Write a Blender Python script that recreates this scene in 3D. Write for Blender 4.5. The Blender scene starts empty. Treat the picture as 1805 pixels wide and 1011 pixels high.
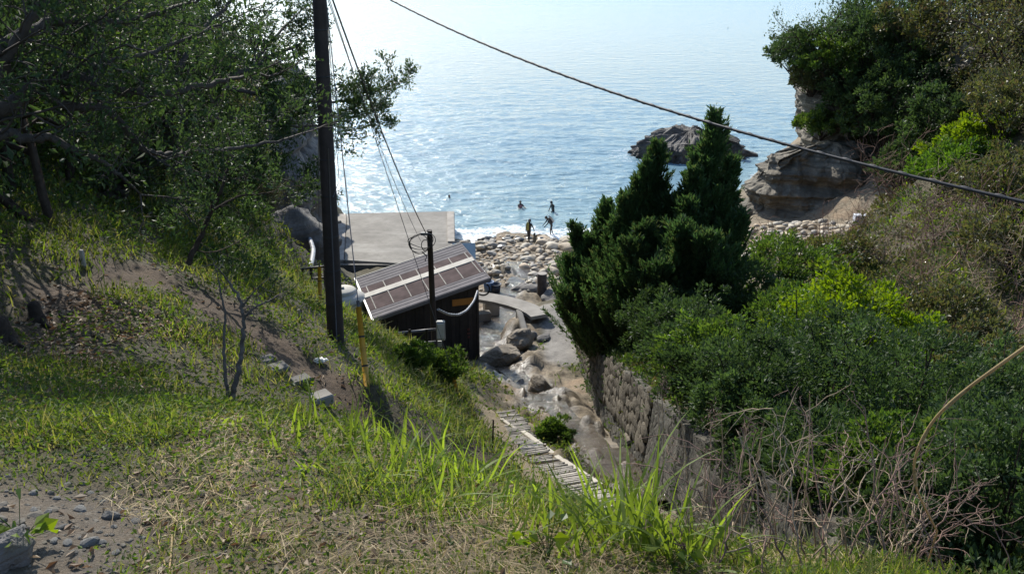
import bpy, bmesh, math, random
import numpy as np
from mathutils import Vector, Matrix, Quaternion

sc = bpy.context.scene
COL = sc.collection
rad = math.radians

# ------------------------------------------------------------------ camera
CAM = np.array([0.0, 0.0, 21.0]); PITCH = rad(21.5); FPX = 1504.0
cam = bpy.data.cameras.new('camera'); cam_o = bpy.data.objects.new('camera', cam); COL.objects.link(cam_o)
cam_o.location = CAM; cam_o.rotation_euler = (math.pi / 2 - PITCH, 0, 0)
cam.sensor_width = 36.0; cam.lens = 36.0 * FPX / 1805.0
cam.clip_start = 0.1; cam.clip_end = 30000
sc.camera = cam_o

# ------------------------------------------------------------------ sky, sun, exposure
SUN_EL, SUN_AZ = rad(36), rad(-21)
world = bpy.data.worlds.new("World"); sc.world = world; world.use_nodes = True
wn = world.node_tree.nodes; wl = world.node_tree.links
sky = wn.new('ShaderNodeTexSky'); sky.sky_type = 'NISHITA'; sky.sun_disc = False
sky.sun_elevation = SUN_EL; sky.sun_rotation = SUN_AZ
sky.air_density = 1.0; sky.dust_density = 0.5; sky.ozone_density = 1.5
wl.new(sky.outputs[0], wn['Background'].inputs[0]); wn['Background'].inputs[1].default_value = 0.14
sun_dir = Vector((math.sin(SUN_AZ) * math.cos(SUN_EL), math.cos(SUN_AZ) * math.cos(SUN_EL), math.sin(SUN_EL)))
sun = bpy.data.lights.new('sun', 'SUN'); sun.energy = 4.2; sun.angle = rad(0.5); sun.color = (1.0, 0.95, 0.86)
sun_o = bpy.data.objects.new('sun', sun); COL.objects.link(sun_o)
sun_o.rotation_euler = sun_dir.to_track_quat('Z', 'Y').to_euler(); sun_o.location = (0, 0, 60)
sc.view_settings.view_transform = 'Standard'; sc.view_settings.look = 'None'
sc.view_settings.exposure = 0.65; sc.view_settings.gamma = 1.0
sc.view_settings.use_curve_mapping = False
sc.render.engine = 'CYCLES'
sc.cycles.max_bounces = 6; sc.cycles.transparent_max_bounces = 8; sc.cycles.use_denoising = True
sc.cycles.sample_clamp_indirect = 4.0

# ------------------------------------------------------------------ helpers: sight lines, noise, meshes
SP, CP = math.sin(PITCH), math.cos(PITCH)
def ray(u, v):
    dx = (u - 902.5) / FPX; dv = (v - 505.5) / FPX
    return np.array([dx, CP - dv * SP, -SP - dv * CP])
def at(u, v, t):
    return CAM + ray(u, v) * t
def atz(u, v, z):
    d = ray(u, v); return CAM + d * ((z - CAM[2]) / d[2])

def _hash(ix, iy, iz, seed):
    h = (ix * 374761393 + iy * 668265263 + iz * 2147483647 + seed * 974711) & 0xFFFFFFFF
    h = ((h ^ (h >> 13)) * 1274126177) & 0xFFFFFFFF
    h = h ^ (h >> 16)
    return (h & 0xFFFF) / 65535.0
def vnoise(p, seed=0):
    p = np.asarray(p, float); i = np.floor(p).astype(np.int64); f = p - i; f = f * f * (3 - 2 * f)
    r = 0
    for a in (0, 1):
        for b in (0, 1):
            for c in (0, 1):
                w = (f[..., 0] if a else 1 - f[..., 0]) * (f[..., 1] if b else 1 - f[..., 1]) * (f[..., 2] if c else 1 - f[..., 2])
                r = r + w * _hash(i[..., 0] + a, i[..., 1] + b, i[..., 2] + c, seed)
    return r * 2 - 1
def fbm(p, oct=4, seed=0):
    p = np.asarray(p, float); r = 0; a = 1.0
    for k in range(oct):
        r = r + a * vnoise(p * 2 ** k + 17.3 * k, seed + k); a *= 0.5
    return r
def sstep(a, b, x):
    t = np.clip((x - a) / (b - a), 0, 1); return t * t * (3 - 2 * t)
def xyz(x, y, z=0.0):
    x = np.asarray(x, float); return np.stack([x, np.broadcast_to(y, x.shape), np.broadcast_to(z, x.shape)], -1)

class Geo:
    def __init__(s): s.v = []; s.f3 = []; s.f4 = []; s.n = 0
    def add(s, v, f):
        v = np.asarray(v, float).reshape(-1, 3); f = np.asarray(f, np.int64)
        (s.f3 if f.shape[1] == 3 else s.f4).append(f + s.n); s.v.append(v); s.n += len(v); return s
    def mesh(s, name, mat=None, smooth=False):
        me = bpy.data.meshes.new(name)
        v = np.concatenate(s.v) if s.v else np.zeros((0, 3))
        f3 = np.concatenate(s.f3) if s.f3 else np.zeros((0, 3), np.int64)
        f4 = np.concatenate(s.f4) if s.f4 else np.zeros((0, 4), np.int64)
        me.vertices.add(len(v)); me.vertices.foreach_set('co', v.astype(np.float32).ravel())
        loops = np.concatenate([f3.ravel(), f4.ravel()]).astype(np.int32)
        tot = np.concatenate([np.full(len(f3), 3), np.full(len(f4), 4)]).astype(np.int32)
        st = np.concatenate([[0], np.cumsum(tot)[:-1]]).astype(np.int32) if len(tot) else np.zeros(0, np.int32)
        me.loops.add(len(loops)); me.loops.foreach_set('vertex_index', loops)
        me.polygons.add(len(tot)); me.polygons.foreach_set('loop_start', st); me.polygons.foreach_set('loop_total', tot)
        me.polygons.foreach_set('use_smooth', np.full(len(tot), bool(smooth)))
        me.update(calc_edges=True); me.validate()
        if mat: me.materials.append(mat)
        return me
    def box(s, c, size, rot=None):
        h = np.array(size) / 2.0
        v = np.array([[x, y, z] for x in (-1, 1) for y in (-1, 1) for z in (-1, 1)], float) * h
        if rot is not None: v = v @ np.asarray(rot).T
        return s.add(v + np.array(c), [[0, 1, 3, 2], [4, 6, 7, 5], [0, 4, 5, 1], [2, 3, 7, 6], [0, 2, 6, 4], [1, 5, 7, 3]])
    def bbox(s, c, size, rot=None, b=0.01):          # box with chamfered edges
        bm = bmesh.new(); bmesh.ops.create_cube(bm, size=1.0)
        for vv in bm.verts: vv.co = Vector((vv.co.x * size[0], vv.co.y * size[1], vv.co.z * size[2]))
        bmesh.ops.bevel(bm, geom=bm.edges[:], offset=b, segments=1, affect='EDGES')
        bmesh.ops.triangulate(bm, faces=bm.faces[:]); bm.verts.index_update()
        v = np.array([q.co[:] for q in bm.verts]); f = [[q.index for q in fa.verts] for fa in bm.faces]; bm.free()
        if rot is not None: v = v @ np.asarray(rot).T
        return s.add(v + np.array(c), f)
    def tube(s, pts, r, k=6, cap=True):
        pts = np.asarray(pts, float); n = len(pts); r = np.broadcast_to(np.asarray(r, float), (n,))
        d = np.gradient(pts, axis=0); d /= np.linalg.norm(d, axis=1, keepdims=True) + 1e-9
        ref = np.array([0, 0, 1.0]) if abs(d[0, 2]) < 0.9 else np.array([1.0, 0, 0])
        a = np.cross(d, ref); a /= np.linalg.norm(a, axis=1, keepdims=True) + 1e-9; b = np.cross(d, a)
        th = np.arange(k) * 2 * math.pi / k
        v = pts[:, None] + r[:, None, None] * (np.cos(th)[None, :, None] * a[:, None] + np.sin(th)[None, :, None] * b[:, None])
        i = np.arange(n - 1)[:, None] * k; j = np.arange(k)[None]; j2 = (j + 1) % k
        f = np.stack([i + j, i + j2, i + k + j2, i + k + j], -1).reshape(-1, 4)
        base = s.n; s.add(v.reshape(-1, 3), f)
        if cap and k > 2:
            for off, rev in ((0, True), ((n - 1) * k, False)):
                c = pts[0] if rev else pts[-1]
                ids = [off + q for q in range(k)]; m = s.n
                s.v.append(c[None]); s.n += 1
                s.f3.append(np.array([[base + ids[q], base + ids[(q + 1) % k], m][::-1 if not rev else 1] for q in range(k)]))
        return s
    def lathe(s, c, prof, k=24):
        n = len(prof); th = np.arange(k) * 2 * math.pi / k
        v = np.array([[c[0] + r * math.cos(t), c[1] + r * math.sin(t), c[2] + z] for r, z in prof for t in th])
        i = np.arange(n - 1)[:, None] * k; j = np.arange(k)[None]; j2 = (j + 1) % k
        return s.add(v, np.stack([i + j, i + j2, i + k + j2, i + k + j], -1).reshape(-1, 4))

def link(name, data, parent=None, label=None, cat=None, group=None, kind=None):
    o = bpy.data.objects.new(name, data); COL.objects.link(o)
    if parent is not None: o.parent = parent
    if label: o['label'] = label
    if cat: o['category'] = cat
    if group: o['group'] = group
    if kind: o['kind'] = kind
    return o
def obj(name, geo, mat, parent=None, smooth=False, **kw):
    return link(name, geo.mesh(name, mat, smooth), parent, **kw)
def empty(name, loc, label, cat, group=None):
    o = link(name, None, None, label, cat, group); o.location = Vector(loc); o.empty_display_size = 0.2; return o
def off(o, p): return np.asarray(p, float) - np.array(o.location)
def copy_tree(o, parent=None):
    c = o.copy(); COL.objects.link(c)
    if parent is not None: c.parent = parent
    for ch in list(o.children): copy_tree(ch, c)
    return c

# ------------------------------------------------------------------ materials
class NB:
    def __init__(s, name):
        s.m = bpy.data.materials.new(name); s.m.use_nodes = True; s.t = s.m.node_tree
        s.b = s.t.nodes['Principled BSDF']; s.o = s.t.nodes['Material Output']
    def n(s, typ, **kw):
        x = s.t.nodes.new('ShaderNode' + typ)
        for k, v in kw.items(): setattr(x, k, v)
        return x
    def l(s, a, b): s.t.links.new(a, b)
    def set(s, node, **kw):
        for k, v in kw.items():
            i = node.inputs[k.replace('_', ' ')]
            if hasattr(v, 'is_linked') or isinstance(v, bpy.types.NodeSocket): s.l(v, i)
            else: i.default_value = v
    def noise(s, scale, detail=4, rough=0.6, vec=None, dist=0.0):
        x = s.n('TexNoise'); x.inputs['Scale'].default_value = scale; x.inputs['Detail'].default_value = detail
        x.inputs['Roughness'].default_value = rough; x.inputs['Distortion'].default_value = dist
        s.l(vec if vec is not None else s.pos(), x.inputs['Vector']); return x.outputs[0]
    def pos(s, scale=None, obj=False):
        if obj: p = s.n('TexCoord').outputs['Object']
        else: p = s.n('NewGeometry').outputs['Position']
        if scale is not None:
            m = s.n('VectorMath', operation='MULTIPLY'); s.l(p, m.inputs[0]); m.inputs[1].default_value = scale; p = m.outputs[0]
        return p
    def ramp(s, fac, stops):
        r = s.n('ValToRGB'); s.l(fac, r.inputs[0]); e = r.color_ramp.elements
        while len(e) < len(stops): e.new(0.5)
        for k, (p, c) in enumerate(stops):
            e[k].position = p; e[k].color = (*c, 1) if len(c) == 3 else c
        return r.outputs[0]
    def mix(s, fac, a, b, mode='MIX'):
        x = s.n('Mix', data_type='RGBA', blend_type=mode)
        for sock, v in ((x.inputs[0], fac), (x.inputs[6], a), (x.inputs[7], b)):
            if isinstance(v, bpy.types.NodeSocket): s.l(v, sock)
            elif isinstance(v, (int, float)): sock.default_value = v
            else: sock.default_value = (*v, 1)
        return x.outputs[2]
    def math(s, op, a, b=0.0, c=None):
        x = s.n('Math', operation=op)
        for k, v in enumerate((a, b) if c is None else (a, b, c)):
            if isinstance(v, bpy.types.NodeSocket): s.l(v, x.inputs[k])
            else: x.inputs[k].default_value = v
        return x.outputs[0]
    def range(s, v, a, b, c=0.0, d=1.0):
        x = s.n('MapRange'); s.l(v, x.inputs[0])
        for k, q in enumerate((a, b, c, d)): x.inputs[k + 1].default_value = q
        return x.outputs[0]
    def bump(s, h, strength=0.5, dist=0.05, prev=None):
        x = s.n('Bump'); x.inputs['Strength'].default_value = strength; x.inputs['Distance'].default_value = dist
        s.l(h, x.inputs['Height'])
        if prev is not None: s.l(prev, x.inputs['Normal'])
        return x.outputs[0]
    def attr(s, name):
        return s.n('Attribute', attribute_name=name).outputs['Fac']
    def island(s): return s.n('NewGeometry').outputs['Random Per Island']
    def objrand(s): return s.n('ObjectInfo').outputs['Random']

def simple(name, col, rough=0.7, var=0.25, scale=3.0, bump=0.3, bd=0.02, metal=0.0, obj_space=True, perobj=0.0):
    q = NB(name); p = q.pos(obj=obj_space)
    n1 = q.noise(scale, 5, 0.65, p); c = np.array(col)
    colr = q.ramp(n1, [(0.3, tuple(c * (1 - var))), (0.7, tuple(np.minimum(c * (1 + var), 1)))])
    if perobj:
        h = q.n('HueSaturation'); q.l(colr, h.inputs['Color']); q.l(q.range(q.objrand(), 0, 1, 1 - perobj, 1 + perobj), h.inputs['Value']); colr = h.outputs[0]
    q.set(q.b, Base_Color=colr, Roughness=rough, Metallic=metal)
    if rough >= 0.9: q.b.inputs['Specular IOR Level'].default_value = 0.15
    if bump: q.l(q.bump(q.noise(scale * 6, 5, 0.7, p), bump, bd), q.b.inputs['Normal'])
    return q.m

def leafmat(name, cols, rough=0.35, trans=0.35, spec=0.5, tcol=None):
    q = NB(name); r = q.island(); k = len(cols)
    c = q.ramp(r, [(i / max(k - 1, 1), cols[i]) for i in range(k)])
    big = q.noise(0.7, 2, 0.5)
    hs = q.n('HueSaturation'); q.l(c, hs.inputs['Color']); q.l(q.range(big, 0.3, 0.7, 0.7, 1.3), hs.inputs['Value']); c = hs.outputs[0]
    q.set(q.b, Base_Color=c, Roughness=rough); q.b.inputs['Specular IOR Level'].default_value = spec
    tr = q.n('BsdfTranslucent')
    h2 = q.n('HueSaturation'); q.l(c, h2.inputs['Color']); h2.inputs['Hue'].default_value = 0.488; h2.inputs['Saturation'].default_value = 1.15; h2.inputs['Value'].default_value = 1.9
    q.l(h2.outputs[0], tr.inputs[0])
    mx = q.n('MixShader'); mx.inputs[0].default_value = trans; q.l(q.b.outputs[0], mx.inputs[1]); q.l(tr.outputs[0], mx.inputs[2])
    q.l(mx.outputs[0], q.o.inputs['Surface'])
    return q.m

def rockmat(name, dark, mid, light, strata=0.0, wet=None, sc_=1.0, bump=0.6, obj_space=False):
    q = NB(name); p = q.pos(obj=obj_space)
    n = q.noise(0.9 * sc_, 8, 0.65, p); col = q.ramp(n, [(0.3, dark), (0.5, mid), (0.68, light)])
    n2 = q.noise(7 * sc_, 6, 0.7, p); col = q.mix(q.range(n2, 0.35, 0.7, 0, 0.6), col, dark)
    h = q.math('ADD', q.math('MULTIPLY', n, 1.5), q.math('MULTIPLY', n2, 0.5))
    if strata:
        m = q.n('VectorMath', operation='MULTIPLY'); q.l(p, m.inputs[0]); m.inputs[1].default_value = (0.12, 0.12, 3.2)
        ns = q.noise(1.0, 5, 0.6, m.outputs[0], 0.4)
        col = q.mix(q.math('MULTIPLY', q.ramp(ns, [(0.42, (0, 0, 0)), (0.55, (1, 1, 1))]), strata), col, dark)
        h = q.math('ADD', h, q.math('MULTIPLY', ns, 2.0))
    if wet is not None:     # tide mark: dark wet band just above the water
        sx = q.n('SeparateXYZ'); q.l(q.pos(), sx.inputs[0])
        col = q.mix(q.range(q.math('ADD', sx.outputs[2], q.math('MULTIPLY', n, 0.6)), wet, wet + 0.5, 0.75, 0), col, (0.025, 0.024, 0.022))
    q.set(q.b, Base_Color=col, Roughness=0.8)
    q.l(q.bump(h, bump, 0.12), q.b.inputs['Normal'])
    return q.m

M = {}
M['bark'] = simple('bark', (0.055, 0.042, 0.033), 0.9, 0.5, 6, 0.8, 0.03)
M['bark_limb'] = simple('bark_limb', (0.062, 0.052, 0.045), 0.85, 0.5, 6, 0.8, 0.03)
M['bark_grey'] = simple('bark_grey', (0.14, 0.12, 0.10), 0.9, 0.45, 8, 0.7, 0.02)
M['twig'] = simple('twig', (0.19, 0.115, 0.085), 0.85, 0.4, 5, 0)
M['twig_pale'] = simple('twig_pale', (0.27, 0.20, 0.13), 0.8, 0.4, 5, 0)
M['straw'] = leafmat('straw', [(0.20, 0.14, 0.07), (0.42, 0.32, 0.17), (0.30, 0.22, 0.105), (0.50, 0.42, 0.26)], 0.7, 0.25, 0.3)
M['pole_wood'] = simple('pole_wood', (0.030, 0.022, 0.020), 0.75, 0.45, 5, 0.4, 0.01)
M['black_rubber'] = simple('black_rubber', (0.016, 0.016, 0.018), 0.55, 0.2, 4, 0)
M['cable_grey'] = simple('cable_grey', (0.10, 0.10, 0.11), 0.5, 0.2, 4, 0)
M['yellow'] = simple('yellow_plastic', (0.50, 0.27, 0.02), 0.5, 0.25, 4, 0.1)
M['porcelain'] = simple('porcelain', (0.55, 0.55, 0.53), 0.3, 0.1, 4, 0)
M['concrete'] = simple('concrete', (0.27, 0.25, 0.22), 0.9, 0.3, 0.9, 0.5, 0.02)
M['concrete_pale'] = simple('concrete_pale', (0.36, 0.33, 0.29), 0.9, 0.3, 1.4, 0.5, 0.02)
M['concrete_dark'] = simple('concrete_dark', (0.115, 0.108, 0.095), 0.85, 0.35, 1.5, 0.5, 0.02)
M['hut_board'] = simple('hut_board', (0.028, 0.022, 0.020), 0.7, 0.4, 3, 0.3, 0.01, perobj=0.25)
M['roof_grey'] = simple('roof_grey', (0.175, 0.163, 0.165), 0.95, 0.18, 2, 0.15, 0.01)
M['roof_brown'] = simple('roof_brown', (0.082, 0.060, 0.058), 0.95, 0.4, 1.6, 0.15, 0.01, perobj=0.12)
M['roof_white'] = simple('roof_white', (0.50, 0.475, 0.42), 0.9, 0.15, 2, 0.1, 0.01)
M['white'] = simple('white_paint', (0.68, 0.66, 0.60), 0.5, 0.12, 3, 0.1)
M['orange_sign'] = simple('orange_sign', (0.42, 0.17, 0.03), 0.6, 0.15, 3, 0)
M['tank'] = simple('tank_beige', (0.46, 0.39, 0.26), 0.5, 0.15, 1.5, 0.1)
M['grey_box'] = simple('grey_box', (0.34, 0.34, 0.31), 0.5, 0.12, 3, 0)
M['hose'] = simple('hose', (0.26, 0.265, 0.28), 0.5, 0.15, 2, 0)
M['weathered'] = simple('weathered_wood', (0.30, 0.27, 0.225), 0.85, 0.35, 6, 0.4, 0.01, perobj=0.3)
M['weathered_pale'] = simple('weathered_pale', (0.36, 0.325, 0.265), 0.85, 0.3, 6, 0.4, 0.01)
M['pile'] = simple('pile_wood', (0.085, 0.068, 0.062), 0.85, 0.5, 3, 0.6, 0.02)
M['rock_grey'] = rockmat('rock_grey', (0.07, 0.065, 0.06), (0.17, 0.155, 0.14), (0.27, 0.245, 0.22), 0.3, wet=0.35)
M['rock_dark'] = rockmat('rock_dark', (0.05, 0.046, 0.042), (0.14, 0.126, 0.11), (0.26, 0.235, 0.20), 0.3, wet=0.35, bump=1.0)
M['rock_cliff'] = rockmat('rock_cliff', (0.075, 0.064, 0.046), (0.20, 0.172, 0.125), (0.33, 0.285, 0.21), 0.75, wet=0.3, bump=1.1)
M['rock_shore'] = rockmat('rock_shore', (0.13, 0.105, 0.075), (0.27, 0.225, 0.165), (0.40, 0.335, 0.25), 0.5, bump=1.2, sc_=1.6)
M['stone'] = simple('wall_stone', (0.135, 0.118, 0.092), 0.9, 0.45, 3.5, 0.8, 0.04, perobj=0.4)
M['gravel'] = simple('gravel_stone', (0.17, 0.165, 0.15), 0.85, 0.3, 9, 0.6, 0.02, perobj=0.25)
M['wetsuit'] = simple('wetsuit', (0.018, 0.019, 0.024), 0.5, 0.2, 4, 0)
M['skin'] = simple('skin', (0.42, 0.26, 0.18), 0.5, 0.1, 4, 0)
M['tank_yellow'] = simple('air_tank_yellow', (0.27, 0.26, 0.07), 0.35, 0.1, 4, 0)
M['tank_steel'] = simple('air_tank_steel', (0.45, 0.46, 0.47), 0.35, 0.1, 4, 0, metal=0.6)
M['fin_rubber'] = simple('fin_rubber', (0.10, 0.10, 0.085), 0.5, 0.2, 4, 0)
M['vest_pink'] = simple('vest_pink', (0.50, 0.22, 0.22), 0.6, 0.1, 4, 0)
def boulder_mat():
    q = NB('beach_boulder'); r = q.objrand(); p = q.pos(obj=True)
    c = q.ramp(r, [(0, (0.36, 0.29, 0.20)), (0.2, (0.43, 0.37, 0.27)), (0.4, (0.30, 0.285, 0.255)), (0.6, (0.46, 0.35, 0.23)), (0.8, (0.47, 0.43, 0.35)), (1, (0.24, 0.23, 0.21))])
    n = q.noise(2.5, 6, 0.7, p); c = q.mix(q.range(n, 0.45, 0.75, 0, 0.6), c, (0.15, 0.125, 0.095))
    q.set(q.b, Base_Color=c, Roughness=0.75); q.l(q.bump(q.noise(9, 5, 0.7, p), 0.4, 0.03), q.b.inputs['Normal'])
    return q.m
M['boulder'] = boulder_mat()
M['boulder_wet'] = simple('boulder_wet', (0.055, 0.052, 0.046), 0.35, 0.4, 3, 0.5, 0.03, perobj=0.3)

# ------------------------------------------------------------------ terrain height
def rbf(pts):
    pts = np.array(pts, float); n = len(pts); s = 10.0
    d = np.linalg.norm(pts[:, None, :2] - pts[None, :, :2], axis=-1) / s
    A = np.zeros((n + 3, n + 3)); A[:n, :n] = d + np.eye(n) * 0.01; A[:n, n] = 1; A[:n, n + 1:] = pts[:, :2] / s; A[n:, :n] = A[:n, n:].T
    w = np.linalg.solve(A, np.concatenate([pts[:, 2], [0, 0, 0]]))
    def f(x, y):
        x = np.asarray(x, float); y = np.asarray(y, float); sh = x.shape; X = x.ravel(); Y = y.ravel(); out = np.empty(len(X))
        for a in range(0, len(X), 20000):
            b = slice(a, a + 20000)
            d = np.hypot(X[b, None] - pts[None, :, 0], Y[b, None] - pts[None, :, 1]) / s
            out[b] = d @ w[:n] + w[n] + (w[n + 1] * X[b] + w[n + 2] * Y[b]) / s
        return out.reshape(sh)
    return f

_sea = [(20, 80, -3), (10, 75, -2.6), (0, 75, -2.2), (0, 90, -4), (15, 100, -4), (30, 112, -4), (60, 130, -4), (-8, 80, -3), (-14, 90, -4),
        (-30, 105, -3), (-60, 115, -3), (13, 70, -1.2), (3, 69, -1.0), (-3, 70, -1.2), (0, 140, -5), (60, 140, -4), (-60, 140, -5), (-12, 71, -2), (20, 72, -0.6), (90, 140, -2)]
_shore = [(-.1, 63.7, 0), (6.6, 63.7, 0), (-4.6, 64, -.1), (13, 66, .2), (19, 66, .8), (0, 54, 1.5), (2, 49, 1.9), (8, 55, 1.6), (14, 57, 1.8), (-3, 52, 1.6),
          (21, 53, 3.0), (16.5, 47, 3.0), (10, 46, 2.9), (5, 44, 3.0), (-1.05, 45, 2.2), (-.65, 39.8, 2.7), (-1.2, 37, 3.2), (.9, 38.4, 3.95), (2.3, 38.5, 4.3), (2.2, 40.5, 4.0),
          (2.4, 36, 4.4), (1.13, 32.1, 4.9), (1.92, 26.1, 6.6), (1.7, 22.7, 7.6), (2.04, 17.9, 9.5), (2.5, 14.8, 10.9), (2.4, 11.5, 12.4), (2.4, 7, 14.6)]
_left = [(-1.24, 31.7, 4.6), (.1, 28.6, 5.5), (-1.5, 33.9, 4.05), (-2.45, 32.2, 4.5), (-4, 34, 4.2), (-6, 36, 4.4), (-3, 38, 3.7), (-10, 58, .6), (-10, 66, -1.5),
         (-12, 53, 1.5), (-6, 54, 1.2), (-5, 46, 2.4), (-10, 46, 3.2), (-9, 40, 4.5), (-8, 36.5, 5.4), (-15.5, 53, 3.5), (-15, 62, .5), (-16.5, 57, 4.5),
         (-.56, 22.7, 7.8), (.42, 14.5, 11.46), (1.02, 10.05, 13.75), (1.2, 19.6, 8.9), (1.75, 13.5, 11.6), (.3, 24, 7.2),
         (0, 0, 19.4), (-1.8, 2.4, 19.0), (0, 2.4, 18.95), (1.8, 2.6, 18.7), (3.2, 2.6, 18.3), (-3.1, 4.6, 18.4), (-2.0, 4.7, 18.35), (-.67, 4.3, 18.3), (0, 4.1, 18.2),
         (.44, 3.8, 18.2), (.95, 3.5, 18.2), (-6, 3.5, 18.7), (0, -5, 19.8), (-6, -5, 20.4), (6, -5, 19.4), (-14, 0, 20.4), (6, 0, 18.6),
         (-5.8, 9, 16.8), (-6.1, 13.1, 16.1), (-2.98, 8.2, 16.35), (-3.32, 14.54, 14.25), (-1.6, 10.4, 14.5), (-2.4, 11, 14.9), (-2.2, 11.7, 14.85), (-1.0, 15.5, 11.9),
         (-1.3, 17.2, 11.0), (-2.7, 18.1, 12.3), (-1.0, 23.2, 8.2), (-2.5, 21.8, 10.1), (-4.2, 21.7, 10.9), (-3.2, 26.5, 8.3), (-2.0, 28, 6.8), (-5.3, 20.5, 11.9), (-7.2, 26.4, 10.9),
         (-9.5, 34, 10.0), (-12.6, 45.5, 6.1), (-6.3, 30, 7.2), (-7, 32.5, 6.6), (-5, 30, 6.4), (-4.3, 16.5, 14.1), (-5.5, 16.5, 14.6), (-8.4, 13.3, 17.0), (-8.4, 17, 15.8), (-8.8, 22.7, 13.9), (-12, 19.5, 17.2), (-14, 28, 15.8),
         (-18, 29, 18.5), (-14, 35, 13.5), (-16, 46, 11), (-18, 56, 13.5), (-15.5, 60, 6), (-20, 50, 17), (-24, 40, 20.5), (-17, 66, 8), (-16, 71, -1.5), (-20, 68, 10), (-25, 70, 14), (-25, 84, 4), (-40, 70, 20),
         (-60, 50, 26), (-40, 20, 23), (-22, 10, 19.8), (-90, 90, 24), (-90, 20, 28), (-60, 95, 6)]
_right = [(3.3, 34, 5.7), (3.3, 27, 8.2), (3.3, 20.5, 10.75), (3.3, 16, 12.25), (3.3, 10.8, 14.25), (3.3, 6, 16.4), (4.6, 16, 12.2), (4.8, 11, 14.0), (8, 10, 13.6), (14, 10, 14.6), (4.1, 27.7, 7.8), (7.3, 20, 9.8), (9.5, 16.4, 11.6),
          (5.4, 7.7, 15.0), (3.97, 10, 13.7), (18.6, 33.5, 9.3), (17.9, 29, 11.4), (26.9, 45.8, 13), (35.8, 63, 15), (26.5, 50.2, 10.0), (27.8, 58.8, 4.5), (24.5, 60, 2.6),
          (30.7, 82, 7.5), (28, 74, 5), (23, 76, 3), (39.4, 87, 10), (47.7, 82, 15), (70, 60, 24), (70, 100, 15), (35, 98, -2), (25, 88, -2), (28, 96, -3), (50, 112, -2), (8, 34, 5.6), (10, 38, 4.6), (14, 40, 5.2),
          (28, 20, 15), (40, 40, 18), (90, 40, 30), (30, 0, 18), (0, 0, 19.4), (6, 0, 18.6), (6, -5, 19.4), (30, 66, 5.5), (34, 76, 8), (22, 68, 1.0)]
_fl = rbf(_sea + _shore + _left); _fr = rbf(_sea + _shore[:15] + _right)
def wall_base(y): return np.interp(y, [6, 10.85, 15.9, 20.55, 26, 33.4, 36], [15.2, 12.95, 10.8, 9.0, 6.9, 4.9, 4.4])
def wall_high(y): return np.interp(y, [6, 10.85, 15.9, 20.5, 27, 33.4, 35], [1.1, 1.2, 1.40, 1.55, 1.30, .85, .5])
def H0(x, y):
    x = np.asarray(x, float); y = np.asarray(y, float)
    a = np.maximum(_fl(x, y), -6); b = np.maximum(_fr(x, y), -6)
    wide = 0.15 + 9 * sstep(34.5, 42, y) + 2.0 * sstep(7, 3, y)
    w = sstep(3.12 - wide, 3.12 + wide, x)
    return a * (1 - w) + b * w
def polydist(x, y, line):
    x = np.asarray(x, float); y = np.asarray(y, float); d = np.full(x.shape, 1e9)
    for (x0, y0), (x1, y1) in zip(line[:-1], line[1:]):
        L = (x1 - x0) ** 2 + (y1 - y0) ** 2 + 1e-9; t = np.clip(((x - x0) * (x1 - x0) + (y - y0) * (y1 - y0)) / L, 0, 1)
        d = np.minimum(d, np.hypot(x - x0 - t * (x1 - x0), y - y0 - t * (y1 - y0)))
    return d
TRAIL = [(-9, 7.6), (-5.9, 9.6), (-6.3, 11.2), (-6.2, 13.2), (-5.2, 13.0), (-4.1, 12.2), (-3.2, 11.6), (-2.6, 11.2), (-1.9, 10.6), (-1.2, 10.4), (-.4, 11.2)]
STEPS = [(1.10, 9.6), (1.02, 10.05), (.42, 14.5), (-.56, 22.7)]
STREAM = [(2.45, 13.0), (2.35, 15.2), (2.1, 18.0), (1.75, 21.5), (1.2, 24.5), (.85, 27), (.75, 29.2), (-.2, 32.2), (-.75, 34.6), (-1.0, 37.5), (-.55, 40), (-.7, 43), (-.3, 46), (1.0, 49.5), (.4, 52), (-1.5, 53)]
def H(x, y, fine=True):
    x = np.asarray(x, float); y = np.asarray(y, float); z = H0(x, y)
    if fine:
        p = xyz(x, y)
        amp = 0.10 + 0.35 * sstep(15, 40, np.hypot(x, y))
        flat = np.minimum(1, 0.25 + polydist(x, y, STEPS) / 2.5) * np.minimum(1, 0.3 + polydist(x, y, [(-3, 35), (-1, 32), (0, 29)]) / 5)
        z = z + fbm(p * 0.45, 4, 3) * amp * flat * 0.8 + fbm(p * 3.0, 3, 9) * 0.025
        z = z - 0.10 * sstep(0.7, 0.1, polydist(x, y, TRAIL))
        rocky = sstep(2.4, 1.0, polydist(x, y, STREAM)) * sstep(2.9, 2.6, x)
        z = z + rocky * (0.50 * np.abs(fbm(p * 0.9, 4, 21)) + .16 * np.abs(vnoise(p * 2.7, 23)) - 0.16)
        z = z - 0.16 * sstep(0.75, 0.15, polydist(x, y, STREAM))
    return z
def Hs(x, y): return float(H(np.array([x]), np.array([y]))[0])
def pg(u, v, t0=1.5, t1=120):
    ts = np.geomspace(t0, t1, 900); r = ray(u, v); p = CAM + ts[:, None] * r
    below = p[:, 2] < H(p[:, 0], p[:, 1])
    i = int(np.argmax(below)) if below.any() else len(ts) - 1
    return p[i]

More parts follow.
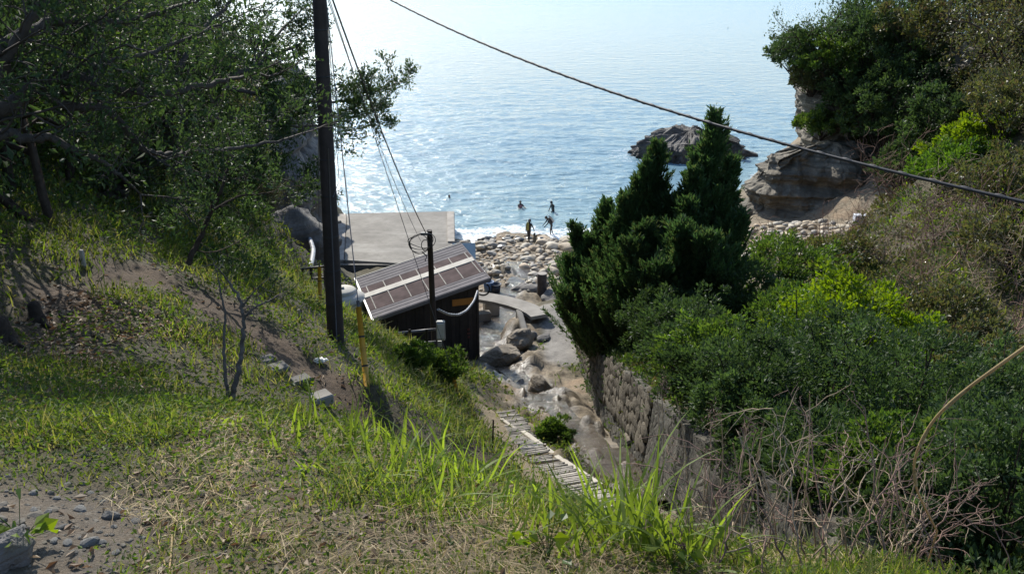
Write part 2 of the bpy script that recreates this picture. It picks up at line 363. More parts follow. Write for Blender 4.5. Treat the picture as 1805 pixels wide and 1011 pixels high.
def grid_axis(lo, hi, n, c, k):
    a, b = math.asinh((lo - c) / k), math.asinh((hi - c) / k); return c + k * np.sinh(np.linspace(a, b, n))
gx = grid_axis(-95, 95, 400, 0.0, 5.0); gy = grid_axis(-7, 145, 460, 6.0, 12.0)
GX, GY = np.meshgrid(gx, gy, indexing='ij'); GZ = H(GX, GY)
nx, ny = GX.shape
ii = (np.arange(nx - 1)[:, None] * ny + np.arange(ny - 1)[None]).ravel()
g = Geo().add(np.stack([GX, GY, GZ], -1).reshape(-1, 3), np.stack([ii, ii + ny, ii + ny + 1, ii + 1], -1))
def fattr(me, name, val):
    a = me.attributes.new(name, 'FLOAT', 'POINT'); a.data.foreach_set('value', np.asarray(val, np.float32).ravel())
# which soil lies where
def soil_masks(x, y):
    p = xyz(x, y); nz = fbm(p * 1.3, 4, 5)
    trail = sstep(0.56, 0.22, polydist(x, y, TRAIL) + nz * 0.30)
    gravel = sstep(1.12, 0.75, np.hypot((x + 2.25) * 0.95, (y - 2.2) * 1.0) + nz * 0.22)
    rock = np.maximum(sstep(np.where((y < 31) & (x < 2), 1.75, 2.7), np.where((y < 31) & (x < 2), 1.0, 1.7), polydist(x, y, STREAM) + nz * 0.4 + 2.5 * sstep(2.9, 3.2, x)), sstep(44, 48, y) * sstep(-6, -3, x) * sstep(5.2, 4.4, H0(x, y)))
    rock = np.where(y < 46, rock * sstep(1.0, 1.5, polydist(x, y, STEPS)), rock)
    pave = sstep(0.9, 0.5, np.minimum(polydist(x, y, [(-2.6, 32.6), (-1.6, 31.2), (-.4, 29.6), (.0, 28.3)]) * 0.55, polydist(x, y, [(1.3, 41), (2.3, 38.6), (2.35, 35.5), (2.2, 33)]) * .8) + nz * 0.1)
    walk = sstep(1.0, 0.6, polydist(x, y, STEPS) + nz * 0.15)
    return trail, gravel, rock, pave, walk
tr_, gr_, rk_, pv_, wk_ = soil_masks(GX, GY)
def ground_mat():
    q = NB('ground'); p = q.pos()
    n = q.noise(1.2, 8, 0.7); nf = q.noise(14, 6, 0.75); nm = q.noise(4, 6, 0.7)
    base = q.ramp(n, [(0.3, (0.030, 0.030, 0.010)), (0.5, (0.046, 0.042, 0.015)), (0.7, (0.072, 0.054, 0.025))])
    base = q.mix(q.range(nf, 0.5, 0.75, 0, .8), base, (0.12, 0.092, 0.05))
    base = q.mix(q.math('MULTIPLY', q.attr('strawy'), .75), base, q.mix(nf, (.10, .075, .04), (.26, .20, .115)))
    soil = q.ramp(nm, [(0.3, (0.042, 0.025, 0.014)), (0.55, (0.085, 0.052, 0.028)), (0.75, (0.14, 0.09, 0.05))])  # trail soil darkened overall, standing in for tree shade on the path
    grav = q.ramp(nf, [(0.3, (0.062, 0.052, 0.040)), (0.5, (0.125, 0.106, 0.082)), (0.7, (0.21, 0.185, 0.15))])
    grav = q.mix(q.range(nm, 0.4, 0.65), grav, (0.17, 0.128, 0.085))
    rock = q.ramp(nm, [(0.32, (0.085, 0.068, 0.046)), (0.5, (0.235, 0.19, 0.13)), (0.66, (0.38, 0.315, 0.215))])
    rock = q.mix(q.range(q.noise(0.5, 4, 0.6), 0.5, 0.62, 0, 0.55), rock, (0.30, 0.195, 0.115))
    rock = q.mix(q.range(nf, 0.5, 0.72, 0, 0.75), rock, (0.07, 0.062, 0.05))
    pave = q.ramp(nm, [(0.3, (0.17, 0.16, 0.145)), (0.6, (0.27, 0.255, 0.23))])
    c = q.mix(q.attr('walk'), base, (0.25, 0.195, 0.12))
    c = q.mix(q.attr('trail'), c, soil); c = q.mix(q.attr('gravel'), c, grav); c = q.mix(q.attr('rock'), c, rock); c = q.mix(q.attr('pave'), c, pave)
    n70 = q.noise(75, 5, .75); n30 = q.noise(32, 4, .7); c = q.mix(q.range(n70, .42, .68, 0, .75), c, q.mix(n30, (.026, .019, .009), (.115, .082, .042)))
    wet = q.attr('wet'); c = q.mix(q.math('MULTIPLY', wet, 0.62), c, (0.045, 0.037, 0.027))
    q.set(q.b, Base_Color=c, Roughness=q.range(wet, 0, 1, 0.9, 0.22))
    b = q.bump(nf, 0.8, 0.05); b = q.bump(n, 0.4, 0.2, b); b = q.bump(n70, 0.8, 0.012, b); q.l(b, q.b.inputs['Normal'])
    return q.m
M['ground'] = ground_mat()
me = g.mesh('ground', M['ground'], True)
for nme, val in (('trail', tr_), ('gravel', gr_), ('rock', rk_), ('pave', pv_), ('walk', wk_)): fattr(me, nme, val)
fattr(me, 'strawy', sstep(5.6, 4.6, GY) * sstep(-1.7, -.7, GX + .4 * fbm(xyz(GX * 1.1, GY * 1.1), 3, 88)) * sstep(1.0, 2.0, GY))
fattr(me, 'wet', sstep(1.15, .45, polydist(GX, GY, STREAM) + .35 * fbm(xyz(GX * 1.7, GY * 1.7), 3, 27)) * sstep(2.95, 2.8, GX))
link('ground', me, kind='structure')

# ------------------------------------------------------------------ sea
sx = np.concatenate([-np.geomspace(9000, 46, 26), np.linspace(-44, 44, 260), np.geomspace(46, 9000, 26)])
sy = np.concatenate([np.linspace(50, 105, 300), np.linspace(105.3, 235, 300), np.geomspace(236, 14000, 70)])
SX, SY = np.meshgrid(sx, sy, indexing='ij'); near = sstep(190, 66, SY) * sstep(44, 38, np.abs(SX))
depth = -np.where(SY < 140, H(np.clip(SX, -94, 94), np.clip(SY, -6, 144), False), -6.0)
sw = fbm(xyz(SX * 0.16, SY * 0.45), 3, 31)
shoal = sstep(0.15, 1.6, depth)
SZ = near * (0.07 * sw * (0.35 + 0.65 * shoal) + 0.05 * fbm(xyz(SX * 0.9, SY * 1.5), 3, 37) * (0.3 + 0.7 * shoal))
breaker = near * sstep(-0.1, 0.25, depth) * sstep(1.3, 0.3, depth)
SZ = SZ + 0.10 * breaker * np.abs(fbm(xyz(SX * 0.5, SY * 1.2), 3, 41))
nx, ny = SX.shape; ii = (np.arange(nx - 1)[:, None] * ny + np.arange(ny - 1)[None]).ravel()
ISLE = (19.0, 93.0)
fo = 0.72 * sstep(1.1, 0.0, depth + 0.55 * fbm(xyz(SX * 0.35, SY * 0.5), 3, 44))
di = np.hypot((SX - ISLE[0]) / 7.4, (SY - ISLE[1]) / 4.4)
fo = np.maximum(fo, 0.55 * sstep(1.35, 0.95, di + 0.2 * fbm(xyz(SX * 0.4, SY * 0.5), 3, 45)))
fo = fo * near
g = Geo().add(np.stack([SX, SY, SZ], -1).reshape(-1, 3), np.stack([ii, ii + ny, ii + ny + 1, ii + 1], -1))
def sea_mat():
    q = NB('sea'); p = q.pos()
    m1 = q.n('VectorMath', operation='MULTIPLY'); q.l(p, m1.inputs[0]); m1.inputs[1].default_value = (0.55, 1.0, 1.0)
    a = q.noise(0.55, 3, 0.55, m1.outputs[0], 0.3); b = q.noise(1.7, 4, 0.6, m1.outputs[0], 0.6); c = q.noise(5.5, 3, 0.6, m1.outputs[0], 0.4)
    sh = q.attr('shallow')
    m2 = q.n('VectorMath', operation='MULTIPLY'); q.l(p, m2.inputs[0]); m2.inputs[1].default_value = (0.010, 0.05, 1.0)
    streak = q.noise(1.0, 4, 0.6, m2.outputs[0], 0.5)
    col = q.mix(sh, (0.155, 0.265, 0.33), (0.20, 0.31, 0.345))
    col = q.mix(q.range(streak, 0.4, 0.65, 0, 0.5), col, (0.125, 0.235, 0.305))
    fm = q.noise(2.2, 7, 0.75, p, 1.2)
    foam = q.range(q.math('ADD', q.attr('foam'), q.math('MULTIPLY', q.math('SUBTRACT', fm, 0.5), 1.7)), 0.50, 0.80)
    col = q.mix(foam, col, (0.80, 0.82, 0.82))
    q.set(q.b, Base_Color=col, Roughness=q.range(foam, 0, 1, 0.07, 0.6)); q.b.inputs['IOR'].default_value = 1.33; q.b.inputs['Specular IOR Level'].default_value = 0.25
    sx_ = q.n('SeparateXYZ'); q.l(p, sx_.inputs[0])
    q.l(q.math('ADD', q.range(sx_.outputs[1], 60, 500, 0.13, 0.27), q.math('MULTIPLY', foam, 0.4)), q.b.inputs['Roughness'])
    n1 = q.bump(a, 1.0, 0.50); n2 = q.bump(b, 1.0, 0.20, n1); n3 = q.bump(c, 0.9, 0.055, n2)
    for b_ in (n1, n2, n3): q.l(q.range(sx_.outputs[1], 55, 420, 0.80, 0.34), b_.node.inputs['Strength'])
    q.l(n3, q.b.inputs['Normal'])
    return q.m
M['sea'] = sea_mat()
me = g.mesh('sea', M['sea'], True); fattr(me, 'foam', fo); fattr(me, 'shallow', sstep(5.0, 0.6, depth) * near)
link('sea', me, kind='structure')

# stream water lying in the gully
def stream_mat():
    q = NB('stream_water'); n = q.noise(5, 4, 0.6, None, 0.8)
    c = q.ramp(q.noise(0.9, 4, 0.6), [(0.4, (0.040, 0.026, 0.012)), (0.6, (0.085, 0.066, 0.042))])
    f = q.range(q.noise(7, 6, 0.8, None, 1.4), 0.62, 0.68)
    c = q.mix(f, c, (0.62, 0.65, 0.66))
    q.set(q.b, Base_Color=c, Roughness=0.06); q.l(q.bump(q.noise(16, 3, 0.6, None, 1.0), 0.9, 0.03, q.bump(n, 1.0, 0.09)), q.b.inputs['Normal'])
    return q.m
M['stream'] = stream_mat()
sl = np.array(STREAM); cum = np.concatenate([[0], np.cumsum(np.hypot(*np.diff(sl, axis=0).T))]); ss = np.linspace(0, cum[-1], 260)
cx = np.interp(ss, cum, sl[:, 0]); cy = np.interp(ss, cum, sl[:, 1]); dx, dy = np.gradient(cx), np.gradient(cy); ln = np.hypot(dx, dy)
wd = np.interp(cy, [12, 15, 19, 23, 26, 28, 33, 36, 41, 47, 53], [.5, .6, .62, .7, .62, .35, .42, .8, .95, .85, 1.2])
cc = np.linspace(-1, 1, 13)
WX = cx[:, None] - (dy / ln)[:, None] * cc * wd[:, None]; WY = cy[:, None] + (dx / ln)[:, None] * cc * wd[:, None]
WX = np.minimum(WX, np.where(WY < 35, 2.84, 9))
hz = H(WX, WY); WZ = np.broadcast_to((np.percentile(hz, 58, axis=1))[:, None], WX.shape) + 0.04
k_ = np.ones(9) / 9; lev = np.convolve(np.pad(WZ[:, 0], 4, mode='edge'), k_, mode='valid'); WZ = np.broadcast_to(lev[:, None], WX.shape)
WZ = WZ + (0.05 * sstep(13, 15, WY) * sstep(27, 25, WY) + 0.07 * sstep(36, 38, WY) * sstep(48, 46, WY)) + 0.012 * fbm(xyz(WX * 5, WY * 5), 2, 51)
n1, n2 = WX.shape; ii = (np.arange(n1 - 1)[:, None] * n2 + np.arange(n2 - 1)[None]).ravel()
obj('stream', Geo().add(np.stack([WX, WY, WZ], -1).reshape(-1, 3), np.stack([ii, ii + n2, ii + n2 + 1, ii + 1], -1)), M['stream'], None, True, kind='structure')

# ------------------------------------------------------------------ rocks
_ico = {}
def ico(sub):
    if sub not in _ico:
        bm = bmesh.new(); bmesh.ops.create_icosphere(bm, subdivisions=sub, radius=1.0)
        _ico[sub] = (np.array([v.co[:] for v in bm.verts]), np.array([[v.index for v in f.verts] for f in bm.faces])); bm.free()
    return _ico[sub]
def rock_geo(seed, size, sub=3, rough=0.22, facets=0.0, freq=1.3):
    v, f = ico(sub); n = v / np.linalg.norm(v, axis=1, keepdims=True)
    d = 1 + rough * fbm(n * freq + seed * 7.7, 4, seed)
    if facets:
        rr = np.random.RandomState(seed)
        for _ in range(9):
            pl = rr.normal(size=3); pl /= np.linalg.norm(pl); h = 0.62 + 0.25 * rr.rand(); k = n @ pl
            d = np.where(k * d > h, d * (1 - facets) + facets * h / np.maximum(k, 1e-3), d)
    p = n * d[:, None] * np.array(size)
    return Geo().add(p, f)
def place_rock(name, u, v, size, seed, mat, label, cat='rock', sink=0.3, rot=0.0, sub=3, rough=0.22, facets=0.6, group=None, p=None):
    p = pg(u, v) if p is None else np.array(p, float)
    o = obj(name, rock_geo(seed, size, sub, rough, facets), mat, None, facets < 0.5, label=label, cat=cat, group=group)
    o.location = (p[0], p[1], p[2] + size[2] * (1 - 2 * sink)); o.rotation_euler = (0, 0, rot); return o
def rock_mass(outline, z0, z1, inset, seed, amp=0.5, strata=0.3, nz=34, ns=120, freq=0.45, dome=0.6):
    P = np.array(outline, float); Q = np.vstack([P, P[:1]]); L = np.concatenate([[0], np.cumsum(np.hypot(*np.diff(Q, axis=0).T))])
    s = np.linspace(0, L[-1], ns, endpoint=False); x = np.interp(s, L, Q[:, 0]); y = np.interp(s, L, Q[:, 1])
    for _ in range(3): x = (np.roll(x, 1) + x + np.roll(x, -1)) / 3; y = (np.roll(y, 1) + y + np.roll(y, -1)) / 3
    tx = np.roll(x, -1) - np.roll(x, 1); ty = np.roll(y, -1) - np.roll(y, 1); l = np.hypot(tx, ty); area = np.sum(x * np.roll(y, -1) - y * np.roll(x, -1))
    sg = 1 if area > 0 else -1; nx_, ny_ = sg * ty / l, -sg * tx / l
    hs = np.linspace(0, 1, nz); V = []
    for h in hs:
        z = z0 + (z1 - z0) * h; ins = np.interp(h, [a for a, _ in inset], [b for _, b in inset])
        p = xyz(x, y, np.full(ns, z))
        n = fbm(p * freq, 5, seed); ledge = vnoise(np.stack([x * .05, y * .05, np.full(ns, z * 1.7)], -1) + seed, seed + 5) + 0.5 * vnoise(np.stack([x * .1, y * .1, np.full(ns, z * 4.1)], -1), seed + 6)
        d = -ins + amp * n + strata * ledge
        V.append(np.stack([x + nx_ * d, y + ny_ * d, np.full(ns, z) + 0.12 * n * (h > 0.05)], -1))
    top = V[-1]; c = top.mean(0)
    for k in (0.8, 0.6, 0.4, 0.2, 0.02):
        q = c + (top - c) * k; q = q.copy(); q[:, 2] += dome * (1 - k * k) + amp * 0.5 * fbm(q * freq * 1.5, 4, seed + 9); V.append(q)
    V = np.array(V); nn = len(V); i = np.arange(nn - 1)[:, None] * ns; j = np.arange(ns)[None]; j2 = (j + 1) % ns
    f = np.stack([i + j, i + j2, i + ns + j2, i + ns + j], -1).reshape(-1, 4)
    if sg < 0: f = f[:, ::-1]
    return Geo().add(V.reshape(-1, 3), f)

obj('sea_cliff', rock_mass([(-14.9, 57), (-14.3, 62), (-14.7, 67), (-16.2, 72.5), (-21, 75), (-26, 70), (-24, 60), (-18, 55)], -2, 12.5, [(0, -0.5), (.25, .6), (.5, .2), (.75, .8), (1, 2.6)], 3, 0.9, 0.35, nz=44, ns=170), M['rock_grey'], label='tall grey cliff dropping to the sea behind the jetty, half hidden by trees', cat='cliff')
obj('sea_rock', rock_mass([(13.4, 92.6), (15.0, 90.2), (18.5, 89.6), (22.0, 89.8), (25.2, 91), (26.2, 93.5), (24.5, 98.5), (19.5, 101), (15.0, 98)], -1.2, 1.7, [(0, -1.0), (.35, -.1), (.7, .5), (1, 1.1)], 11, 1.15, 0.3, nz=26, ns=260, freq=0.85, dome=0.6), M['rock_dark'], label='low jagged grey rock island in the water with foam around it', cat='rock')
obj('bedded_rock', rock_mass([(19.0, 68.4), (19.6, 66.2), (22.5, 65.2), (26, 64.6), (30, 64.5), (33, 68), (31, 74), (25, 74), (21, 72)], -.6, 5.6, [(0, -0.3), (.3, .1), (.55, .6), (.8, 1.5), (1, 2.6)], 17, 0.8, 0.75, nz=90, ns=220, freq=.6, dome=0.7), M['rock_cliff'], label='pale layered sandstone outcrop at the end of the beach under the headland', cat='rock')
obj('headland_cliff', rock_mass([(26.0, 74.5), (28.5, 72.2), (33, 70.5), (37, 68), (43, 68), (50, 76), (48, 90), (36, 94), (28, 86)], -1.5, 12.0, [(0, .3), (.3, 1.0), (.5, .6), (.75, -.6), (.9, 0.2), (1, 2.0)], 23, 1.0, 0.4, nz=50, ns=190, dome=1.8), M['rock_cliff'], label='overhanging pale cliff face of the headland crowned with evergreen trees', cat='cliff')
obj('shore_rock', rock_mass([(22.4, 76.4), (24.5, 75), (28, 75.5), (29, 79), (26, 81), (23.4, 79.5)], -1, 3.4, [(0, -0.3), (.5, .5), (1, 2.0)], 29, 0.8, 0.3, nz=22, ns=90), M['rock_grey'], label='dark rock at the waterline between the bedded outcrop and the headland', cat='rock')
place_rock('boulder', 500, 440, (3.3, 3.0, 2.5), 41, M['rock_dark'], 'huge smooth grey boulder beside the jetty with a hose over it', 'boulder', 0.42, 0.4, 5, 0.34, 0.3, p=(-13.6, 48.6, 3.6))
place_rock('boulder', 885, 640, (1.0, .75, .62), 43, M['rock_shore'], 'brown angular boulder sitting in the stream below the footbridge', 'boulder', 0.28, 0.5, 4, .32, .95)
place_rock('boulder', 912, 606, (.55, 1.0, .6), 44, M['rock_shore'], 'long brown rock on the stream bank right behind the angular boulder', 'boulder', 0.3, -0.3, 4, .32, .95)
place_rock('rock', 935, 596, (.40, .32, .26), 45, M['rock_grey'], 'small pale grey rock at the edge of the concrete ledge', 'rock', 0.3, 0.1)
place_rock('rock', 958, 598, (.45, .30, .22), 46, M['rock_grey'], 'flat pale grey rock on the orange stream bank', 'rock', 0.35, 0.8)
place_rock('rock', 1125, 775, (.42, .35, .22), 47, M['rock_shore'], 'dark rock ledge at the foot of the retaining wall beside the brown pool', 'rock', 0.4, 0.2)
place_rock('rock', 952, 690, (.45, .7, .55), 48, M['rock_shore'], 'wet brown rock at the edge of the concrete apron', 'rock', 0.4, 0.2, 4)
place_rock('rock', 895, 548, (1.1, .55, .4), 49, M['rock_grey'], 'flat pale slab of rock in the stream under the footbridge', 'rock', 0.5, 0.2, 4)
place_rock('rock', 930, 512, (1.4, .8, .45), 50, M['rock_grey'], 'pale rounded rock shelf behind the footbridge', 'rock', 0.5, 0.2, 4)
place_rock('rock', 985, 525, (1.2, .9, .55), 51, M['rock_grey'], 'light grey rock at the foot of the weathered timber pile', 'rock', 0.5, 0.6, 4)
place_rock('rock', 14, 985, (.085, .11, .075), 52, M['rock_grey'], 'blue grey block of stone on the gravel in the near corner', 'rock', 0.25, 0.4, 5, 0.28, 0.97)

# beach boulders
rng = np.random.RandomState(5)
bm_ = [rock_geo(100 + k, (1, .58 + .36 * (k % 4) / 4, .46 + .26 * (k % 3) / 3), 3, 0.24, (0.0, .35, .6)[k % 3], 1.1).mesh('beach_boulder', M['boulder'], True) for k in range(12)]
bw_ = [rock_geo(140 + k, (1, .7, .45), 3, 0.2, 0.2, 1.0).mesh('beach_boulder', M['boulder_wet'], True) for k in range(4)]
BL = 'rounded tan beach boulder lying among others of its kind near the waterline'
big = [(958, 430, .80, 'long brown boulder behind the walking diver'), (1005, 430, .95, 'large pale boulder beside the bending diver, partly behind the conifer'), (812, 428, .50, 'dark wet boulder at the corner of the jetty'),
       (838, 430, .62, 'dark green boulder on the waterline beyond the hut roof'), (855, 424, .75, 'long dark boulder washed by the surf'), (868, 434, .62, 'tan boulder just behind the dark surf boulders'),
       (895, 421, .60, 'thin dark rock slab in the white surf'), (885, 437, .55, 'blue grey wet boulder at the front of the surf'), (916, 425, .60, 'grey boulder by the feet of the walking diver'), (1000, 408, .9, 'low dark rock awash beside the bending diver'),
       (925, 474, .62, 'long orange tan boulder in the middle of the stony beach'), (822, 437, .52, 'olive boulder beside the pale blue board')]
placed = []
for k, (u, v, r, lab) in enumerate(big):
    p = pg(u, v); w = k in (2, 3, 4, 6, 7, 8, 9); mm = (bw_ if w else bm_)[k % 4]
    o = link('beach_boulder', mm, None, lab, 'boulder', 'boulders on the beach'); s = r * (0.8 if k != 6 else .6)
    o.location = (p[0], p[1], p[2] + s * 0.15); o.scale = (s, s, s * (0.5 if k == 6 else 1.0)); o.rotation_euler = (0, 0, rng.uniform(-.5, .5)); placed.append((p[0], p[1], s * .8))
def sparse(n, sampler, rad_of):
    out = []; tries = 0
    while len(out) < n and tries < n * 60:
        tries += 1; x, y = sampler(); r = rad_of(x, y)
        if all((x - a) ** 2 + (y - b) ** 2 > (0.78 * (r + c)) ** 2 for a, b, c in placed): placed.append((x, y, r)); out.append((x, y, r))
    return out
def samp():
    while True:
        y = rng.uniform(50, 63.4); x = rng.uniform(-4.2, 7.5)
        if y < 63.4 - 0.25 * abs(x - 1) and x > -4.4 + max(0, 54 - y) * 0.3 and (abs(x - .3) > .9 or y > 54 or rng.rand() < .1): return x, y
rest = sparse(285, samp, lambda x, y: float(np.clip(rng.lognormal(-1.22, 0.44) * (0.75 + 0.5 * sstep(52, 62, np.array(y))), .2, .85)))
for k, (x, y, r) in enumerate(rest):
    w = y > 61.8 and rng.rand() < .5
    o = link('beach_boulder', (bw_ if w else bm_)[rng.randint(4 if w else 12)], None, 'dark wet boulder in the line of boulders that the surf reaches' if w else BL, 'boulder', 'boulders on the beach')
    o.location = (x, y, Hs(x, y) + r * .12); s = r * rng.uniform(1.0, 1.2); o.scale = (s, s, s * rng.uniform(.8, 1.1)); o.rotation_euler = (rng.uniform(-.25, .25), rng.uniform(-.25, .25), rng.uniform(0, 6.28))
g = Geo(); iv, if_ = ico(1)
def pebble_field(g, n, x0, x1, y0, y1, s0, s1, ok=None):
    x = rng.uniform(x0, x1, n); y = rng.uniform(y0, y1, n); m = np.ones(n, bool) if ok is None else ok(x, y); x, y = x[m], y[m]; z = H(x, y)
    for k in range(len(x)):
        s = rng.uniform(s0, s1) * np.array([1, rng.uniform(.6, 1), rng.uniform(.4, .7)]); a = rng.uniform(0, 6.28); c_, s_ = math.cos(a), math.sin(a)
        q = iv * s * (1 + 0.12 * rng.normal(size=(len(iv), 1))); q = np.stack([q[:, 0] * c_ - q[:, 1] * s_, q[:, 0] * s_ + q[:, 1] * c_, q[:, 2]], -1)
        g.add(q + [x[k], y[k], z[k] + s[2] * .3], if_)
pebble_field(g, 900, -4.5, 8, 46.5, 64, .08, .24)
pebble_field(g, 500, 9, 24, 50, 63, .15, .5, lambda x, y: H0(x, y) < 4.2)
pm = boulder_mat(); pm.name = 'pebble'
for nd in pm.node_tree.nodes:
    if nd.type == 'OBJECT_INFO':
        gi = pm.node_tree.nodes.new('ShaderNodeNewGeometry')
        for lk in list(nd.outputs['Random'].links): pm.node_tree.links.new(gi.outputs['Random Per Island'], lk.to_socket)
obj('beach_pebbles', g, pm, None, True, kind='stuff')
g = Geo(); gi_ = rng.normal(size=(2600, 2)) * [.62, .55] + [-2.15, 2.35]
gi_ = gi_[(gi_[:, 1] > 1.2)]; gz_ = H(gi_[:, 0], gi_[:, 1])
for (x, y), z in zip(gi_, gz_):
    s = rng.lognormal(-4.9, .5) * np.array([1, rng.uniform(.6, 1), rng.uniform(.4, .8)])
    g.add(iv[:, :] * s * (1 + .2 * rng.normal(size=(len(iv), 1))) + [x, y, z], if_)
obj('gravel', g, simple('gravel_grit', (0.15, 0.135, 0.11), .9, .35, 25, .4, .01), None, False, kind='stuff')
gm_ = [rock_geo(180 + k, (1, .75, .5), 2, 0.22, 0.8).mesh('path_stone', M['gravel'], False) for k in range(6)]
for k, (u, v, r, lab) in enumerate([(195, 912, .042, 'largest pale stone on the gravel path'), (238, 922, .030, 'small pointed stone beside the largest gravel stone'), (142, 900, .036, 'upright grey chip on the gravel path'),
        (158, 958, .036, 'flat light grey stone in the lower part of the gravel'), (120, 958, .026, None), (178, 958, .026, None), (85, 905, .026, None), (100, 880, .022, None), (110, 930, .022, None), (60, 900, .022, None), (145, 948, .018, None), (205, 975, .022, None),
        (200, 930, .020, None), (60, 870, .026, None), (160, 870, .020, None), (220, 900, .016, None), (95, 955, .022, None), (130, 975, .020, None), (75, 935, .018, None), (180, 885, .018, None), (250, 950, .020, None), (40, 930, .018, None), (120, 855, .020, None), (250, 890, .016, None)]):
    p = pg(u, v); o = link('path_stone', gm_[k % 6], None, lab or 'little grey stone lying loose on the gravel patch', 'stone', 'loose stones on the gravel')
    o.location = p + [0, 0, r * .25]; o.scale = (r,) * 3; o.rotation_euler = (0, 0, k * 1.3)

# ------------------------------------------------------------------ jetty, bridge, concrete
def slab(poly, z0, z1, bev=0.04):
    bm = bmesh.new(); vs = [bm.verts.new((x, y, z1)) for x, y in poly]; f = bm.faces.new(vs)
    if f.normal.z < 0: f.normal_flip()
    r = bmesh.ops.extrude_face_region(bm, geom=[f]); 
    for e in r['geom']:
        if isinstance(e, bmesh.types.BMVert): e.co.z = z0
    bmesh.ops.recalc_face_normals(bm, faces=bm.faces[:])
    if bev: bmesh.ops.bevel(bm, geom=[e for e in bm.edges if e.calc_face_angle(0) > .5], offset=bev, segments=2, affect='EDGES')
    bmesh.ops.triangulate(bm, faces=bm.faces[:]); bm.verts.index_update()
    g = Geo().add([v.co[:] for v in bm.verts], [[v.index for v in f.verts] for f in bm.faces]); bm.free(); return g
def P2(u, v, z): return tuple(atz(u, v, z)[:2])
jl = empty('jetty', (-10, 60, 0), 'broad flat grey concrete jetty at the water behind the hut', 'jetty')
def jpart(name, poly, z0, z1, mat, **kw): return obj(name, slab([(x + 10, y - 60) for x, y in poly], z0, z1, .03), mat, jl, **kw)
a0, a1, a2, a3 = P2(612, 376, 1.5), P2(801, 372, 1.5), P2(803, 470, 1.5), P2(607, 458, 1.5)
def jetty_mat():
    q = NB('jetty_concrete'); n = q.noise(.35, 6, .7); n2 = q.noise(2.5, 7, .75); n3 = q.noise(14, 4, .7); m = q.noise(1.0, 4, .6, q.pos((.12, .8, .2)))
    c = q.ramp(n, [(.35, (.165, .152, .132)), (.52, (.235, .218, .19)), (.66, (.30, .28, .245))]); c = q.mix(q.range(n2, .52, .72, 0, .6), c, (.13, .12, .10)); c = q.mix(q.range(m, .55, .68, 0, .5), c, (.40, .38, .34))
    c = q.mix(q.range(n3, .6, .75, 0, .5), c, (.10, .09, .08)); q.set(q.b, Base_Color=c, Roughness=.92); q.l(q.bump(n3, .5, .02), q.b.inputs['Normal']); return q.m
M['jetty'] = jetty_mat()
jpart('deck_slab', [a0, a1, a2, a3], -1.5, 1.5, M['jetty'])
b0, b1, b2, b3 = P2(594, 377, 1.47), P2(611, 376, 1.47), P2(606, 458, 1.47), P2(588, 458, 1.47)
jpart('deck_slab', [b0, b1, b2, b3], -1.5, 1.46, M['concrete_pale'])
c0, c1, c2 = P2(540, 404, 1.42), P2(593.5, 378, 1.42), P2(586.5, 456, 1.42)
jpart('deck_slab', [c0, c1, c2], -1.5, 1.40, M['concrete_pale'])
jpart('kerb', [P2(788, 373, 1.62), P2(800.5, 372.5, 1.62), P2(801.5, 425, 1.62), P2(789, 425, 1.62)], 1.504, 1.62, M['concrete_pale'])
g = Geo(); d0 = atz(590, 460, 1.3); d1 = atz(800, 470, 1.3)
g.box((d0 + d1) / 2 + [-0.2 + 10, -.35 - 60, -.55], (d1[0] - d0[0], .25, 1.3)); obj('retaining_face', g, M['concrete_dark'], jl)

# concrete blocks below the bridge
bk = at(862, 556, 43.2)
for k, (du, dv, s, lab) in enumerate([(848, 566, (1.0, .5, .6), 'grey concrete block step under the footbridge beside the hut'), (866, 553, (.8, .6, .9), 'upright concrete block behind the block step under the footbridge')]):
    p = pg(du, dv); o = obj('concrete_block', Geo().bbox((0, 0, 0), s, b=.03), M['concrete'], label=lab, cat='concrete block', group='concrete blocks by the stream'); o.location = p + [0, 0, s[2] * .35]; o.rotation_euler = (0, 0, .25)

# footbridge: a slab sweeping to the bank and bending down
ctr = np.array([at(826, 519, 44.6), at(850, 521, 44.2), at(880, 526, 43.7), at(908, 533, 43.1), at(928, 540, 42.5), at(944, 548, 41.9), at(953, 555, 41.4)])
dirs = np.gradient(ctr, axis=0); side = np.stack([-dirs[:, 1], dirs[:, 0], 0 * dirs[:, 0]], -1); side /= np.linalg.norm(side, axis=1, keepdims=True)
hw = .52; th = .17; V = []
for c, s in zip(ctr, side): V += [c + s * hw, c - s * hw, c - s * hw - [0, 0, th], c + s * hw - [0, 0, th]]
F = [[4 * i + a, 4 * i + (a + 1) % 4, 4 * i + 4 + (a + 1) % 4, 4 * i + 4 + a] for i in range(len(ctr) - 1) for a in range(4)] + [[0, 3, 2, 1], [4 * len(ctr) - 4, 4 * len(ctr) - 3, 4 * len(ctr) - 2, 4 * len(ctr) - 1]]
fb = empty('footbridge', ctr[2] - [0, 0, 1.2], 'narrow grey concrete footbridge from the hut over the stream, bending down to the bank', 'footbridge')
obj('deck', Geo().add(off(fb, V), F), M['concrete'], fb)
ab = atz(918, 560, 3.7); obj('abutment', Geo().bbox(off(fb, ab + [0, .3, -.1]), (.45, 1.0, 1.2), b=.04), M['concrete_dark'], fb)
# ledge wall along the stream under the abutment
p = pg(925, 582); le = obj('concrete_ledge', Geo().bbox((0, 0, 0), (.3, 2.6, 1.0), b=.05), M['concrete_dark'], label='low concrete ledge along the stream bank below the bridge end', cat='ledge'); le.location = p + [-.15, .6, -.1]; le.rotation_euler = (0, 0, .1)

